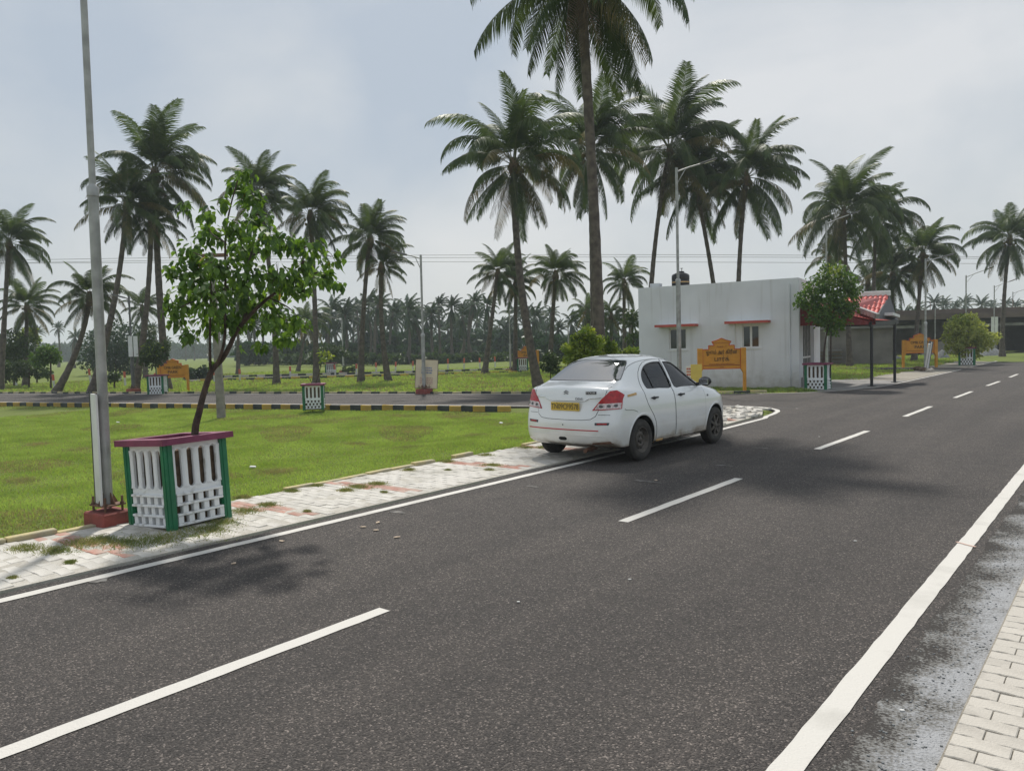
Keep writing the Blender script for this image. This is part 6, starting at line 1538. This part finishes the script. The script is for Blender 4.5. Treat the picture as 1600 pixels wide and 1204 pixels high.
tree(950, 18, 0, 'bright green shrub right of the tallest palm trunk', [(948, 535, 8), (955, 542, 9), (945, 550, 10), (958, 552, 8), (950, 563, 11)], 1300, .075, [M['leaf_bright'], M['shrub']], [[(950, 600), (950, 570), (950, 545)]], .03, .015, 47, cat='shrub', name='shrub', droop=0)
tree(985, 24, 0, 'low pale green shrub beside the left corner of the white building', [(972, 552, 7), (982, 549, 7), (992, 549, 6), (985, 560, 10), (970, 565, 9)], 1000, .09, [M['leaf_bright'], M['shrub']], [[(982, 600), (982, 575), (982, 555)]], .03, .015, 48, cat='shrub', name='shrub', droop=0)
tree(858, 36, 0, 'small dark green bush right of the curving palm trunk', [(858, 558, 10), (868, 562, 9), (852, 570, 9), (865, 575, 10)], 1000, .13, M['shrub'], [[(860, 600), (860, 580), (860, 565)]], .03, .015, 49, cat='shrub', name='shrub')
tree(1002, 40, 0, 'leafy yellow-green tree top beside the building corner', [(985, 492, 10), (992, 502, 9), (978, 505, 7), (992, 520, 8), (985, 530, 8)], 500, .16, M['shrub'], [[(990, 590), (990, 540), (987, 500)]], .05, .02, 50)
# left scrub
for k, (px, dist, lab, cl, n, m_) in enumerate([
 (20, 52, 'large dark bush at the left edge below the tall palm', [(15, 535, 26), (-10, 545, 28), (42, 540, 18), (30, 555, 20)], 3600, 'shrub'),
 (78, 46, 'rounded green bush between the left-edge palms and the leaning trunk', [(75, 552, 15), (62, 560, 14), (85, 558, 10), (70, 548, 10)], 1700, 'leaf'),
 (45, 48, 'low spreading scrub in front of the left-edge bush', [(40, 575, 16), (15, 580, 18), (62, 580, 12), (-10, 578, 18), (75, 585, 8)], 2600, 'shrub'),
 (55, 56, 'pale feathery bush behind the scrub at the left', [(45, 518, 10), (35, 528, 11), (55, 530, 8)], 900, 'leaf_bright'),
 (180, 75, 'big dark round tree behind the near lamp post', [(165, 545, 36), (190, 528, 34), (215, 545, 32), (180, 560, 34), (150, 560, 26), (205, 565, 28)], 6500, 'leaf_dark'),
 (178, 44, 'small low bush right of the near lamp post', [(177, 585, 6), (183, 590, 5), (172, 592, 5)], 350, 'shrub'),
 (225, 62, 'tangled tree behind the left orange sign', [(225, 530, 14), (232, 515, 10), (238, 545, 14), (220, 550, 14)], 1500, 'shrub'),
 (310, 55, 'dark creeper-covered mound right of the left orange sign', [(300, 585, 10), (318, 580, 10), (290, 580, 9), (330, 585, 8)], 1400, 'leaf_dark'),
 (560, 57, 'low weed clump in the far field', [(550, 575, 4), (540, 578, 4)], 160, 'shrub')]):
    tree(px, dist, 0, lab, cl, n, .0034*dist+.02, M[m_], [[(px, cl[0][1]+30), (px+1, cl[0][1]+10), (px, cl[0][1])]], .06, .03, 60+k, cat='bush' if 'tree' not in lab else 'tree', name='bush' if 'tree' not in lab else 'small_tree')
# undergrowth of the far grove and the distant woods (one mass each)
def belt(name, x0, x1, ytop, ybot, dist, n, size, m, seed, jit=5):
    rr = random.Random(seed); C = []; x = x0
    while x < x1:
        yt = ytop+rr.uniform(-jit, jit); q = (ybot-yt)/2*rr.uniform(.8, 1.2); p = D(x, (yt+ybot)/2, dist+rr.uniform(-.06, .06)*dist); C.append((*p, q/F*dist)); x += q*1.0
    return cloud_obj(name, C, n, size, m, None, seed, droop=0, shell=.5, aspect=.9)
belt('far_undergrowth', 385, 900, 541, 566, 112, 15000, .75, M['leaf_dark'], 71, 7)
belt('far_undergrowth', 590, 1010, 523, 560, 120, 15000, .8, M['leaf_dark'], 76, 7)
belt('far_undergrowth', 840, 1010, 530, 572, 85, 8000, .6, M['leaf_dark'], 72, 8)
belt('far_undergrowth', 1330, 1480, 515, 545, 95, 5000, .6, M['leaf_dark'], 73, 6)
belt('distant_woods', -250, 620, 541, 560, 330, 14000, 2.6, M['leaf_dark'], 74, 2.5)
belt('distant_woods', 560, 1100, 530, 550, 330, 9000, 2.6, M['leaf_dark'], 77, 2.5)
belt('distant_woods', 1080, 1950, 512, 528, 300, 14000, 2.4, M['leaf_dark'], 75, 3.5)
belt('field_hedge', 430, 840, 556, 566, 92, 7000, .5, M['shrub'], 78, 3)
HAZE = .0007
# ================================================================ haze (the far trees fade to blue grey)
if HAZE:
    hm = bpy.data.materials.new('haze'); hm.use_nodes = True; n = hm.node_tree.nodes; n.remove(n['Principled BSDF'])
    pv_ = n.new('ShaderNodeVolumePrincipled'); pv_.inputs['Color'].default_value = (.80, .88, .96, 1); pv_.inputs['Density'].default_value = HAZE
    pv_.inputs['Anisotropy'].default_value = .2
    hm.node_tree.links.new(pv_.outputs[0], n['Material Output'].inputs['Volume'])
    MB().box(-730, 705, -700, 732, -1.6, 24).build('haze', hm, kind='stuff')
